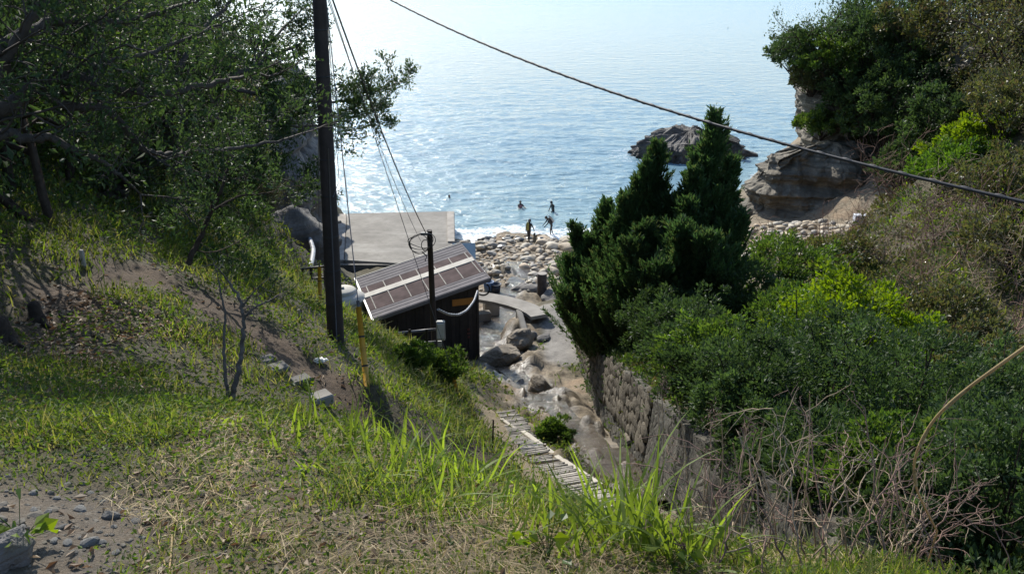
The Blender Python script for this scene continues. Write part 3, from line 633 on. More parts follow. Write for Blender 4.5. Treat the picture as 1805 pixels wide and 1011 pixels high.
# timber pile on the beach
p = pg(955, 522); pl = empty('timber_pile', p, 'stout weathered dark timber pile standing upright on the stony beach', 'pile')
prof = [(.30, -.5), (.31, .2), (.29, .8), (.30, 1.3), (.27, 1.42), (.0, 1.45)]
g = Geo().lathe((0, 0, 0), prof, 18); v = g.v[0]; v[:, :2] *= (1 + .10 * fbm(np.stack([v[:, 0] * 5, v[:, 1] * 5, v[:, 2] * .6], -1), 3, 61))[:, None]
obj('post', g, M['pile'], pl, True); obj('cap', Geo().lathe((0, 0, 1.40), [(.285, 0), (.285, .05), (.0, .055)], 18), M['concrete_pale'], pl)

# pale blue board and dark tubs by the hut
p = atz(818, 452, 1.9); bb = empty('blue_board', p, 'pale blue board standing on edge behind the hut roof', 'board')
obj('panel', Geo().bbox((0, 0, .35), (1.55, .05, 1.1), b=.01), simple('blue_paint', (.36, .52, .64), .4, .12, 2, 0), bb); obj('rail', Geo().box((0, .06, .1), (1.5, .05, .08)), M['weathered'], bb); bb.rotation_euler = (rad(-25), 0, .05)
for k, (u, v, c, lab) in enumerate([(861, 512, (.10, .17, .30), 'blue plastic tub standing by the hut corner'), (874, 516, (.03, .035, .05), 'black bucket beside the blue tub at the bridge')]):
    p = pg(u, v + 2); t = empty('tub', p + [0, 0, .02], lab, 'tub'); m_ = simple('tub_plastic', c, .35, .1, 3, 0)
    obj('body', Geo().lathe((0, 0, 0), [(0, 0), (.24, 0), (.30, .62), (.27, .62), (.22, .05), (0, .05)], 20), m_, t, True); obj('rim', Geo().lathe((0, 0, .58), [(.30, 0), (.335, 0), (.335, .05), (.30, .05)], 20), m_, t)

# ------------------------------------------------------------------ hut
e1 = np.array([.952, .307, 0.0]); e2 = np.array([-.307, .952, 0.0])
D = np.array([-5.70, 32.25, 6.87]); LEN, WID, RISE = 4.98, 4.85, 1.20
hut = empty('hut', (-1.5, 33.9, 4.0), 'dark boarded hut with a sloping striped grey and brown sheet roof beside the stream', 'hut')
def HP(a, b, z): return off(hut, D + e1 * a + e2 * b + [0, 0, z - D[2]])
sl_ = RISE / LEN; er = np.array([e1[0], e1[1], sl_]); er /= np.linalg.norm(er); up = np.cross(er, e2); R = np.stack([er, e2, up], 1); RW = np.stack([e1, e2, [0, 0, 1]], 1)
def roof_box(g, a0, a1, b0, b1, h0, h1, b=0.006):
    c = D + e1 * (a0 + a1) / 2 + e2 * (b0 + b1) / 2 + [0, 0, sl_ * (a0 + a1) / 2] + up * (h0 + h1) / 2
    return g.bbox(off(hut, c), ((a1 - a0) * math.hypot(1, sl_), b1 - b0, h1 - h0), R, b)
cuts = [0, .165, .465, .565, .725, 1.0]; nm_ = ['grey', 'brown', 'white', 'brown', 'grey']
for k in range(5):
    b0, b1 = cuts[k] * WID, cuts[k + 1] * WID
    if nm_[k] == 'brown':
        xs = np.linspace(0.18, .97, 8) * LEN; xs[0] = 0.0; xs[-1] = LEN
        xs = [0] + [LEN * (.05 + .1533 * i) for i in range(7)] + [LEN]
        for i in range(8):
            obj('roof_sheet', roof_box(Geo(), xs[i] + .004, xs[i + 1] - .004, b0 + .004, b1 - .004, 0 + .004 * (i % 2), .035 + .004 * (i % 2)), M['roof_brown'], hut)
    else:
        h = .075 if nm_[k] == 'white' else .04
        g = Geo()
        ng = 1 if nm_[k] == 'white' else max(2, int((b1 - b0) / .14))
        for q in range(ng): roof_box(g, 0, LEN, b0 + (b1 - b0) * q / ng, b0 + (b1 - b0) * (q + 1) / ng - (.006 if ng > 1 else 0), 0, h - (.012 if q % 2 else 0), .01)
        obj('roof_strip', g, M['roof_white'] if ng == 1 else M['roof_grey'], hut, kind='stuff' if ng > 1 else None)
for i in range(7):
    g = Geo(); a = LEN * (.05 + .1533 * i)
    for b in list(np.linspace(cuts[1] + .012, cuts[2] - .012, 13)) + list(np.linspace(cuts[3] + .012, cuts[4] - .012, 8)):
        roof_box(g, a - .022, a + .022, b * WID - .035, b * WID + .035, .036, .062, .004)
    obj('screw_row', g, M['roof_white'], hut, kind='stuff')
obj('ridge_trim', roof_box(Geo(), -.02, LEN + .03, WID - .02, WID + .05, -.1, .065), M['roof_white'], hut)
obj('fascia', roof_box(Geo(), -.10, -.015, -.22, WID + .1, -.13, .05), M['white'], hut)
obj('end_trim', roof_box(Geo(), LEN + .005, LEN + .06, -.02, WID, -.12, .03), M['roof_grey'], hut)
obj('eave_board', roof_box(Geo(), 0, LEN, -.04, -.004, -.13, .02), M['roof_grey'], hut)
# walls: front of separate boards, cut to the slope
wa0, wa1, wb0, wb1, zb = .25, LEN - .50, .30, WID - .25, 3.6
def wall_piece(g, a0, a1, b0, b1, zbot, drop=.10):
    v = []
    for a in (a0, a1):
        for b in (b0, b1): v += [D + e1 * a + e2 * b + [0, 0, zbot - D[2]], D + e1 * a + e2 * b + [0, 0, sl_ * a - drop]]
    return g.add(off(hut, np.array(v)), [[0, 1, 3, 2], [4, 6, 7, 5], [0, 4, 5, 1], [2, 3, 7, 6], [0, 2, 6, 4], [1, 5, 7, 3]])
nb = 22; w_ = (wa1 - wa0) / nb
for k in range(nb): obj('wall_board', wall_piece(Geo(), wa0 + k * w_ + .004, wa0 + (k + 1) * w_ - .004, wb0 + .012 * (k % 2), wb0 + .05, zb), M['hut_board'], hut)
obj('wall', wall_piece(Geo(), wa1 - .08, wa1, wb0 + .055, wb1, zb), M['hut_board'], hut)
obj('wall', wall_piece(Geo(), wa0, wa0 + .08, wb0 + .055, wb1, zb), M['hut_board'], hut)
obj('wall', wall_piece(Geo(), wa0 + .085, wa1 - .085, wb1 - .08, wb1, zb), M['hut_board'], hut)
obj('corner_post', wall_piece(Geo(), wa1 + .003, wa1 + .10, wb0 - .02, wb0 + .10, zb), M['hut_board'], hut)
obj('sign_board', Geo().bbox(HP(wa1 - .62, wb0 - .03, 7.05), (.92, .04, .30), RW, .006), M['orange_sign'], hut)
nt = obj('notice_plate', Geo().bbox(HP(wa1 - .38, wb0 - .015, 5.72), (.12, .02, .10), RW, .003).bbox(HP(wa1 - .38, wb0 - .015, 5.52), (.14, .02, .07), RW, .003).bbox(HP(wa1 - .38, wb0 - .015, 5.35), (.10, .02, .08), RW, .003), simple('notice_red', (.12, .035, .03), .6, .3, 4, 0), hut, kind='stuff')
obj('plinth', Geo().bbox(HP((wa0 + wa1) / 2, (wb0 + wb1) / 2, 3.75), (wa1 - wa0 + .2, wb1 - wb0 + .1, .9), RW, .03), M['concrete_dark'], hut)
g = Geo(); th_ = np.linspace(-.6, 2.6, 14); c0_ = HP(wa1 + .25, wb0, 7.55)
g.tube(np.stack([c0_[0] + .05 + .28 * np.cos(th_ - 1.6), np.full(14, c0_[1] - .1), c0_[2] + .28 * np.sin(th_ - 1.6)], -1), .035, 8); obj('drain_pipe', g, M['black_rubber'], hut, True)

# water tank behind the hut
p = at(607, 545, 37.5); tk = empty('water_tank', (p[0], p[1], 4.9), 'round beige plastic water tank with a cream lid behind the hut', 'water tank')
obj('body', Geo().lathe((0, 0, 0), [(0, 0), (.92, 0), (.96, .1), (.96, 1.75), (.90, 1.95), (.80, 2.02)], 36), M['tank'], tk, True)
obj('shoulder', Geo().lathe((0, 0, 2.0), [(.95, -.06), (.97, .02), (.70, .22), (.55, .26)], 36), M['roof_white'], tk, True)
obj('lid', Geo().lathe((0, 0, 2.24), [(.56, 0), (.58, .10), (.50, .17), (0, .19)], 30), M['roof_white'], tk, True)
obj('lid_knob', Geo().lathe((0, 0, 2.42), [(.07, 0), (.07, .07), (0, .09)], 12), M['grey_box'], tk, True)

# hoses over the rock
def path_pts(lst, n=40):
    a = np.array([at(*q) for q in lst]); t = np.linspace(0, len(a) - 1, n); k = np.arange(len(a))
    out = np.stack([np.interp(t, k, a[:, c]) for c in range(3)], -1)
    for _ in range(4): out[1:-1] = (out[:-2] + 2 * out[1:-1] + out[2:]) / 4
    return out
obj('drain_hose', Geo().tube(path_pts([(522, 403, 54), (545, 418, 50), (553, 440, 47), (549, 466, 44), (531, 492, 39), (526, 505, 38)]), .13, 10), M['hose'], None, True, label='pale grey hose curving over the big boulder beside the jetty', cat='hose')
obj('black_pipe', Geo().tube(path_pts([(600, 391, 62), (570, 396, 59), (540, 402, 56), (524, 406, 54)]), .10, 8), M['black_rubber'], None, True, label='black pipe along the outer corner of the jetty meeting the pale hose', cat='pipe')

# dark railing left of the pole
rl = empty('railing', pg(565, 505, 10), 'dark metal railing on the slope beside the jetty hose', 'railing'); tr0 = 30.0
for u0, v0, v1 in ((533, 473, 500), (548, 471, 503), (572, 468, 505), (590, 467, 505)):
    obj('post', Geo().tube(off(rl, [at(u0, v0, tr0), at(u0 + 1, v1 + 8, tr0)]), .045, 8), M['black_rubber'], rl, True)
for v0, v1 in ((474, 467), (492, 488)): obj('rail', Geo().tube(off(rl, [at(530, v0, tr0), at(592, v1, tr0)]), .04, 8), M['black_rubber'], rl, True)
# low wooden fence on the path
fc = empty('path_fence', pg(500, 570, 8), 'broken low wooden rail fence above the slope path', 'fence')
for pts_ in ([(468, 549, 16), (482, 548, 16), (496, 556, 16)], [(470, 573, 16), (505, 570, 16), (536, 574, 16)]): obj('rail', Geo().tube(off(fc, [at(*q) for q in pts_]), .035, 7), M['bark_grey'], fc, True)
for u, va, vb in ((472, 545, 590), (497, 553, 595), (528, 545, 580)): obj('post', Geo().tube(off(fc, [at(u, va, 16), at(u + 4, vb, 16)]), .04, 7), M['bark_grey'], fc, True)
obj('plank', Geo().bbox(off(fc, at(532, 562, 16)), (.05, .03, .40), Matrix.Rotation(rad(-14), 3, 'Y'), .004), M['weathered_pale'], fc)

# ------------------------------------------------------------------ poles and lines
mp = empty('utility_pole', (-3.32, 14.54, 14.1), 'thick dark brown wooden utility pole rising out of the grassy slope', 'utility pole')
pb = np.array([-3.32, 14.54, 13.8]); pt = np.array([-2.98, 14.54, 24.5]); hh = np.linspace(0, 1, 30)
g = Geo().tube(off(mp, pb + hh[:, None] * (pt - pb)), np.interp(hh, [0, .6, 1], [.160, .110, .085]), 24); obj('shaft', g, M['pole_wood'], mp, True)
for k, h in enumerate((.045, .11, .17, .23, .30, .36, .42, .49, .56)):
    c = pb + h * (pt - pb); r = np.interp(h, [0, .6, 1], [.160, .110, .085]) + .002
    obj('band', Geo().lathe(off(mp, c), [(r, -.012), (r + .004, -.01), (r + .004, .01), (r, .012)], 24), M['black_rubber'], mp, True)
obj('conduit', Geo().tube(off(mp, [pb + h * (pt - pb) + np.array([.05, -.155 + .08 * h, 0]) for h in (0.02, .12, .25, .38)]), .012, 6), M['cable_grey'], mp, True)
def sag(a, b, s, n=40):
    t = np.linspace(0, 1, n)[:, None]; p = np.array(a) * (1 - t) + np.array(b) * t; p[:, 2] -= 4 * s * (t * (1 - t))[:, 0]; return p
ptop = lambda z: pb + (pt - pb) * (z - pb[2]) / (pt[2] - pb[2])
ca = np.array([-2.95, 14.4, 20.83]); cb = at(1880, 372, 5.6)
c0_ = sag(ca, cb, .35, 60); g = Geo().tube(c0_, .020, 8)
pc = empty('power_cable', c0_[0], 'thick black overhead cable swooping across the whole cove', 'cable')
obj('core', Geo().tube(off(pc, c0_), .0125, 8), M['black_rubber'], pc, True)
s_ = np.linspace(0, 1, 900); q = np.stack([np.interp(s_, np.linspace(0, 1, 60), c0_[:, k]) for k in range(3)], -1); an = s_ * 2 * math.pi * 46
obj('lashing', Geo().tube(off(pc, q + np.stack([0 * an, np.cos(an), np.sin(an)], -1) * .0145), .0032, 4), M['cable_grey'], pc, True)
# service pole by the hut
sp_t = at(757, 408, 30.0); sz = Hs(sp_t[0], sp_t[1])
spo = empty('service_pole', (sp_t[0] + .04, sp_t[1], sz), 'slim dark service pole in front of the hut with coiled cable and a meter box', 'pole')
obj('shaft', Geo().tube(off(spo, [[sp_t[0] + .06, sp_t[1], sz - .4], [sp_t[0] + .02, sp_t[1], sz + 2], sp_t + [0, 0, .05]]), [.115, .108, .095], 14), M['pole_wood'], spo, True)
cc_ = off(spo, at(739, 430, 29.8)); rr = random.Random(4); g = Geo()
for k in range(4):
    th_ = np.linspace(0, 6.3, 40); rx, rz = .33 + .05 * k, .26 + .03 * k
    g.tube(np.stack([cc_[0] + .03 * k + rx * np.cos(th_), cc_[1] + .05 * k * np.sin(th_ * 2), cc_[2] + .04 * k + rz * np.sin(th_) + .1 * np.sin(th_ + k)], -1), .014, 5, False)
c2_ = off(spo, at(750, 432, 29.8)); th_ = np.linspace(0, 6.3, 30); g.tube(np.stack([c2_[0] + .14 * np.cos(th_), c2_[1] + 0 * th_, c2_[2] + .2 * np.sin(th_)], -1), .016, 5, False)
g.tube([cc_ + [.1, 0, -.3], cc_ + [.25, 0, -.45], cc_ + [.18, 0, -.62]], .022, 5)
obj('cable_coil', g, M['black_rubber'], spo, True, kind='stuff')
obj('clamp', Geo().bbox(off(spo, at(748, 412, 29.9)), (.26, .08, .10), None, .01), M['grey_box'], spo)
mb_ = off(spo, at(777, 582, 29.7)); mbx = obj('meter_box', Geo().bbox(mb_, (.30, .20, .72), None, .035), M['grey_box'], spo)
obj('box_lid', Geo().bbox(mb_ + [0, -.115, .02], (.25, .03, .58), None, .012), M['porcelain'], mbx)
obj('bracket', Geo().bbox(mb_ + [-.05, .02, -.52], (.14, .1, .22), None, .01), M['grey_box'], spo)
# flexible conduit hanging to the hut
q = np.array([at(772, 545, 30), at(790, 554, 30.8), at(808, 555, 32), at(823, 547, 33.2), at(836, 530, 34.2), at(842, 512, 34.8)]); tt = np.linspace(0, 5, 60)
q = np.stack([np.interp(tt, np.arange(6), q[:, k]) for k in range(3)], -1)
for _ in range(10): q[1:-1] = (q[:-2] + 2 * q[1:-1] + q[2:]) / 4
obj('conduit_cable', Geo().tube(q, .045 + .008 * np.sin(np.arange(60) * 2.1), 8), M['hose'], None, True, label='grey ribbed conduit drooping from the service pole to the hut wall', cat='cable')
obj('service_cable', Geo().tube(sag(ptop(20.9), at(750, 409, 29.9), .30, 50), .016, 6), M['black_rubber'], None, True, label='black cable running down from the tall pole to the slim pole at the hut', cat='cable')
obj('drop_wire', Geo().tube(sag(ptop(20.7), at(742, 425, 29.8), .34, 50), .007, 5), M['black_rubber'], None, True, label='thin wire hanging beside the service cable to the cable coil', cat='wire')
obj('mast_wire', Geo().tube([ptop(20.6) + [.12, -.1, 0], [-2.99, 14.4, 17.3], pb + [.2, -.12, 3.2]], .006, 5), M['cable_grey'], None, True, label='thin bare wire running down the side of the tall pole', cat='wire')
def guy(top, guard_top, base, lab, r=.009, gr=.042, bead=None):
    o = empty('guy_wire', base, lab, 'guy wire', 'guy wires of the poles')
    obj('wire', Geo().tube(off(o, [top, guard_top]), r, 5), M['cable_grey'], o, True)
    d = base - guard_top; L = np.linalg.norm(d)
    gobj = obj('guard_tube', Geo().tube(off(o, [guard_top, base - d * .0]), [gr, gr * 1.1], 10), M['yellow'], o, True)
    for f in (.33, .66): obj('band', Geo().tube(off(o, [guard_top + d * f, guard_top + d * (f + .02)]), gr * 1.16, 10), M['black_rubber'], gobj, True)
    obj('clamp', Geo().tube(off(o, [guard_top - d / L * .1, guard_top + d / L * .03]), .026, 8), M['cable_grey'], o, True)
    if bead is not None: obj('insulator', Geo().lathe(off(o, bead), [(0, -.09), (.035, -.08), (.05, -.03), (.03, 0), (.05, .03), (.035, .08), (0, .09)], 12), M['porcelain'], o, True)
gb = pg(648, 686, 8); tb = np.linalg.norm(gb - CAM) / np.linalg.norm(ray(648, 686)); gt = at(632, 541, tb + .25); tp = ptop(22.0)
f_ = .42; guy(tp, gt, gb - [0, 0, .1], 'yellow sleeved guy wire with a white insulator in front of the tall pole', bead=gt + (tp - gt) * f_)
gb = pg(564, 533, 12); tb = np.linalg.norm(gb - CAM) / np.linalg.norm(ray(564, 533)); gt = at(563, 470, tb + .05)
guy(ptop(21.0), gt, gb - [0, 0, .2], 'yellow sleeved guy wire beyond the tall pole near the railing', gr=.055)
gb = pg(808, 698, 12); tb = np.linalg.norm(gb - CAM) / np.linalg.norm(ray(808, 698)); gt = at(797, 654, tb - .1); tp = ptop(20.8)
guy(tp, gt, gb - [0, 0, .2], 'yellow sleeved guy wire at the grass edge by the concrete apron', gr=.055, r=.007)
# pipe rails by the service pole
pr = empty('pipe_rail', pg(745, 625, 14), 'dark horizontal pipe rails between the bushes and the service pole', 'railing')
for v0, v1 in ((586, 580), (608, 602)): obj('rail', Geo().tube(off(pr, [at(700, v0 + 1, 29.4), at(768, v1, 29.9)]), .05, 8), M['cable_grey'], pr, True)
for u in (722, 752): obj('post', Geo().tube(off(pr, [at(u, 580, 29.5), at(u + 1, 640, 29.5)]), .05, 8), M['black_rubber'], pr, True)

# ------------------------------------------------------------------ retaining wall of rubble
rw = empty('retaining_wall', (3.0, 20, 8), 'rough rubble stone retaining wall along the stream under the conifers', 'retaining wall')
ys = np.linspace(5.0, 34.2, 320); hs = np.linspace(-.35, 1, 22)
YY, HH = np.meshgrid(ys, hs, indexing='ij'); bz = wall_base(YY); ZZ = bz - .15 + HH * (wall_high(YY) + .15)
nz_ = fbm(np.stack([YY * 1.6, ZZ * 1.6, 0 * YY], -1), 4, 71); XX = 2.90 + .12 * HH - .035 * np.abs(fbm(np.stack([YY * 4.5, ZZ * 6.0, 0 * YY], -1), 3, 72)) + .05 * nz_
n1, n2 = YY.shape; ii = (np.arange(n1 - 1)[:, None] * n2 + np.arange(n2 - 1)[None]).ravel()
wall_face = Geo().add(off(rw, np.stack([XX, YY, ZZ], -1).reshape(-1, 3)), np.stack([ii, ii + 1, ii + n2 + 1, ii + n2], -1))
tx = np.stack([XX[:, -1], ys, ZZ[:, -1]], -1); tb_ = tx + [.28, 0, .02]; k = len(ys); i = np.arange(k - 1)
wall_face.add(off(rw, np.concatenate([tx, tb_])), np.stack([i, i + k, i + k + 1, i + 1], -1))
def wall_mat():
    q = NB('wall_mortar'); p = q.pos(); m = q.n('VectorMath', operation='MULTIPLY'); q.l(p, m.inputs[0]); m.inputs[1].default_value = (2.5, 2.5, .30)
    st_ = q.noise(1.0, 5, .65, m.outputs[0]); n = q.noise(2.2, 7, .7, p); f = q.noise(9, 6, .75, p)
    c = q.ramp(n, [(.3, (.05, .046, .036)), (.5, (.11, .10, .082)), (.68, (.21, .19, .15))]); c = q.mix(q.range(st_, .42, .62, 0, .85), c, (.028, .027, .022)); c = q.mix(q.range(f, .5, .75, 0, .5), c, (.05, .06, .025))
    v = q.n('TexVoronoi', feature='DISTANCE_TO_EDGE'); q.l(q.pos((1, 2.4, 3.4)), v.inputs['Vector']); v.inputs['Scale'].default_value = 1.0
    q.set(q.b, Base_Color=c, Roughness=.95); q.l(q.bump(f, .9, .06, q.bump(q.range(v.outputs[0], 0, .12), .6, .08)), q.b.inputs['Normal']); return q.m
obj('mortar_face', wall_face, wall_mat(), rw, True)
rs = random.Random(8); sm_ = [rock_geo(220 + k, (1, 1, 1), 2, .2, .6).mesh('stone', M['stone'], False) for k in range(8)]
count = 0; y = 34.0
while y > 16.0 and count < 298:
    wz = rs.uniform(.26, .44) * (1.0 if y > 24 else 1.4); z = 0.02
    while z < float(wall_high(y)) - .08 and count < 298:
        hz_ = rs.uniform(.18, .30) * (1.0 if y > 24 else 1.35)
        s = link('stone', sm_[rs.randrange(8)], rw); s.location = Vector(off(rw, [2.86 + .12 * z / 1.5, y + rs.uniform(-.05, .05), float(wall_base(y)) + z + hz_ / 2]))
        s.scale = (rs.uniform(.05, .085), wz * .53, hz_ * .56); s.rotation_euler = (rs.uniform(-.3, .3), 0, rs.uniform(-.1, .1)); z += hz_ * .93; count += 1
    y -= wz * .93

# ------------------------------------------------------------------ slatted walkway down the bank
wk = empty('slatted_walkway', (.4, 14.5, 11.4), 'long sloping walkway of weathered grey wooden slats descending to the hut', 'walkway')
st = np.array(STEPS); cum = np.concatenate([[0], np.cumsum(np.hypot(*np.diff(st, axis=0).T))]); s = .0; rs = random.Random(3); k = 0
sm2 = [Geo().bbox((0, 0, 0), (.88, .056, .04), None, .008).mesh('slat', M['weathered'], False) for _ in range(3)]
while s < cum[-1] - .1:
    x = float(np.interp(s, cum, st[:, 0])); y = float(np.interp(s, cum, st[:, 1])); x2 = float(np.interp(s + .1, cum, st[:, 0])); y2 = float(np.interp(s + .1, cum, st[:, 1]))
    a = math.atan2(-(x2 - x), (y2 - y)); z = float(np.interp(y, [9.5, 10.05, 14.5, 22.7], [14.0, 13.75, 11.46, 7.85]))
    if rs.random() > .06:
        o = link('slat', sm2[k % 3], wk); o.location = Vector(off(wk, [x + rs.uniform(-.04, .04), y, max(z, Hs(x, y)) + .035])); o.scale = (rs.uniform(.92, 1.08) * 1.02, 1, 1)
        o.rotation_euler = (rad(-26), rs.uniform(-.03, .03), a + rs.uniform(-.05, .05) + .12)
    k += 1; s += rs.uniform(.088, .104) * (1.0 if (k % 9) else 1.7)
def beam(name, pa, pb_, w, h, mat, parent):
    pa, pb_ = np.array(pa), np.array(pb_); d = pb_ - pa; L = np.linalg.norm(d); ey = d / L; ex = np.cross(ey, [0, 0, 1.0]); ex /= np.linalg.norm(ex); ez = np.cross(ex, ey)
    return obj(name, Geo().bbox(off(parent, (pa + pb_) / 2), (w, L, h), np.stack([ex, ey, ez], 1), .012), mat, parent)
def gp(u, v, dz=.0): return pg(u, v, 6) + [0, 0, dz]
def wy(u, v):   # point on the walkway's bank at its own height
    return pg(u, v, 7)
b0_, b1_, b2_, b3_ = wy(884, 742), wy(922, 770), wy(990, 824), wy(1058, 872)
beam('edge_beam', b0_ + [0, 0, .03], b1_ + [0, 0, .05], .09, .12, M['weathered_pale'], wk); beam('edge_beam', b1_ + [0, 0, .08], b2_ + [0, 0, .10], .13, .20, M['weathered_pale'], wk); beam('edge_beam', b2_ + [.02, 0, .10], b3_ + [0, 0, .10], .13, .20, M['weathered_pale'], wk)
beam('edge_beam', wy(908, 740) + [0, 0, .05], wy(934, 768) + [0, 0, .05], .08, .1, M['weathered_pale'], wk)
for u, v in ((925, 772), (955, 797), (992, 826), (1030, 855)): p = wy(u, v); obj('peg', Geo().tube(off(wk, [p + [.06, 0, -.2], p + [.06, 0, .22]]), .035, 7), M['weathered'], wk, True)
obj('marker_stick', Geo().tube([wy(868, 790) + [0, 0, -.1], wy(868, 790) + [.02, 0, .55]], .016, 6), M['bark'], None, True, label='short dark stick standing at the edge of the slatted walkway', cat='stick')

# concrete steps of the slope path, stumps, litter
for k, (u, v, s, lab) in enumerate([(556, 706, (.46, .26, .16), 'pale concrete step with a sunlit edge on the slope path'), (522, 674, (.42, .22, .12), 'grey concrete step just above the sunlit step'), (484, 650, (.38, .28, .08), 'worn flat stone step higher on the slope path'), (466, 635, (.32, .24, .07), 'topmost worn stone step below the bare path bend')]):
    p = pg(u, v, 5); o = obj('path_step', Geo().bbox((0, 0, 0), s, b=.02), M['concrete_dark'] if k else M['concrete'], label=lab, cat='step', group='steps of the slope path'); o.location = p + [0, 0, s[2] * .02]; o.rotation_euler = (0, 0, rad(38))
for k, (u, v, r, h, lab) in enumerate([(4, 600, .12, .26, 'dark tree stump at the picture edge beside the dirt path'), (66, 566, .085, .24, 'smaller blackened stump in the middle of the dirt path')]):
    p = pg(u, v, 4); o = empty('tree_stump', p, lab, 'tree stump'); g = Geo().lathe((0, 0, 0), [(r * 1.5, -.1), (r * 1.15, .06), (r * .95, h * .6), (r * .9, h), (r * .5, h + .03), (0, h + .02)], 18)
    vv = g.v[0]; vv[:, :2] *= (1 + .22 * fbm(np.stack([vv[:, 0] * 7, vv[:, 1] * 7, vv[:, 2] * 2], -1), 3, 80 + k))[:, None]; obj('bole', g, M['bark'], o, True)
    obj('root', Geo().tube([[r * .8, 0, .05], [r * 1.8, -.1, 0], [r * 2.6, -.1, -.06]], [.05, .035, .02], 6), M['bark'], o, True)
p = pg(566, 640, 6); g = Geo(); v, f = ico(3); d = 1 + .5 * fbm(v * 2.2, 4, 91); obj('litter_bag', g.add(v * d[:, None] * [.09, .07, .035] + p + [0, 0, .05], f), M['white'], None, False, label='crumpled white plastic bag lying on the grassy slope', cat='litter')
p = pg(148, 468, 6); obj('marker_peg', Geo().bbox(p + [0, 0, .12], (.06, .06, .28), None, .008), M['concrete_pale'], label='small pale marker peg at the top of the dirt path', cat='peg')

# white float and boxes stored at the end of the beach
for nme, u, v, t, s, c, lab, cat in (('white_crate', 1516, 385, 54, (.75, .5, .42), (.70, .72, .78), 'white and blue crate behind the bare thicket at the end of the beach', 'crate'), ('orange_float', 1504, 404, 53, (.5, .35, .3), (.60, .32, .03), 'orange float lying below the white crate', 'float'), ('green_net', 1517, 410, 53, (1.0, .5, .22), (.12, .42, .08), 'bright green heap of netting beside the orange float', 'net'), ('grey_box', 1526, 416, 52.6, (.62, .4, .30), (.45, .44, .42), 'pale grey box in front of the green netting', 'box')):
    p = at(u, v, t); m_ = simple(nme, c, .5, .15, 3, 0)
    if nme in ('orange_float', 'green_net'): o = obj(nme, rock_geo(len(nme), np.array(s) / 2, 3, .15), m_, None, True, label=lab, cat=cat); o.location = p
    else:
        o = empty(nme, p, lab, cat); obj('body', Geo().bbox((0, 0, 0), s, None, .03), m_, o); obj('lid', Geo().bbox((0, 0, s[2] / 2 + .03), (s[0] * 1.04, s[1] * 1.04, .05), None, .012), m_, o)
        if 'white' in nme:
            for sx_ in (-.22, .3): obj('strap', Geo().box((sx_, -.265, 0), (.06, .02, .42)), simple('strap_blue', (.04, .09, .35), .5, .1, 3, 0), o)
# rocks stacked under these so that they rest on the ground
p = at(1518, 418, 53.4); place_rock('rock', 0, 0, (1.5, 1.0, .9), 77, M['rock_shore'], 'flat topped brown rock carrying the crates at the end of the beach', 'rock', .3, .2, p=(p[0], p[1] + .6, min(p[2] - .9, Hs(p[0], p[1]))))

# ------------------------------------------------------------------ people
def skin_body(name, verts, edges, mat, parent, root=0, sub=2):
    me = bpy.data.meshes.new(name); me.from_pydata([v[:3] for v in verts], edges, []); me.update()
    o = bpy.data.objects.new(name, me); COL.objects.link(o)
    md = o.modifiers.new('skin', 'SKIN'); md.use_smooth_shade = True
    for k, v in enumerate(verts):
        r = v[3]; me.skin_vertices[0].data[k].radius = (r, r if len(v) < 5 else v[4]); me.skin_vertices[0].data[k].use_root = (k == root)
    s2 = o.modifiers.new('sub', 'SUBSURF'); s2.levels = sub; s2.render_levels = sub
    dg = bpy.context.evaluated_depsgraph_get(); m2 = bpy.data.meshes.new_from_object(o.evaluated_get(dg)); m2.name = name
    bpy.data.objects.remove(o); m2.materials.clear(); m2.materials.append(mat)
    m2.polygons.foreach_set('use_smooth', np.ones(len(m2.polygons), bool))
    return link(name, m2, parent)
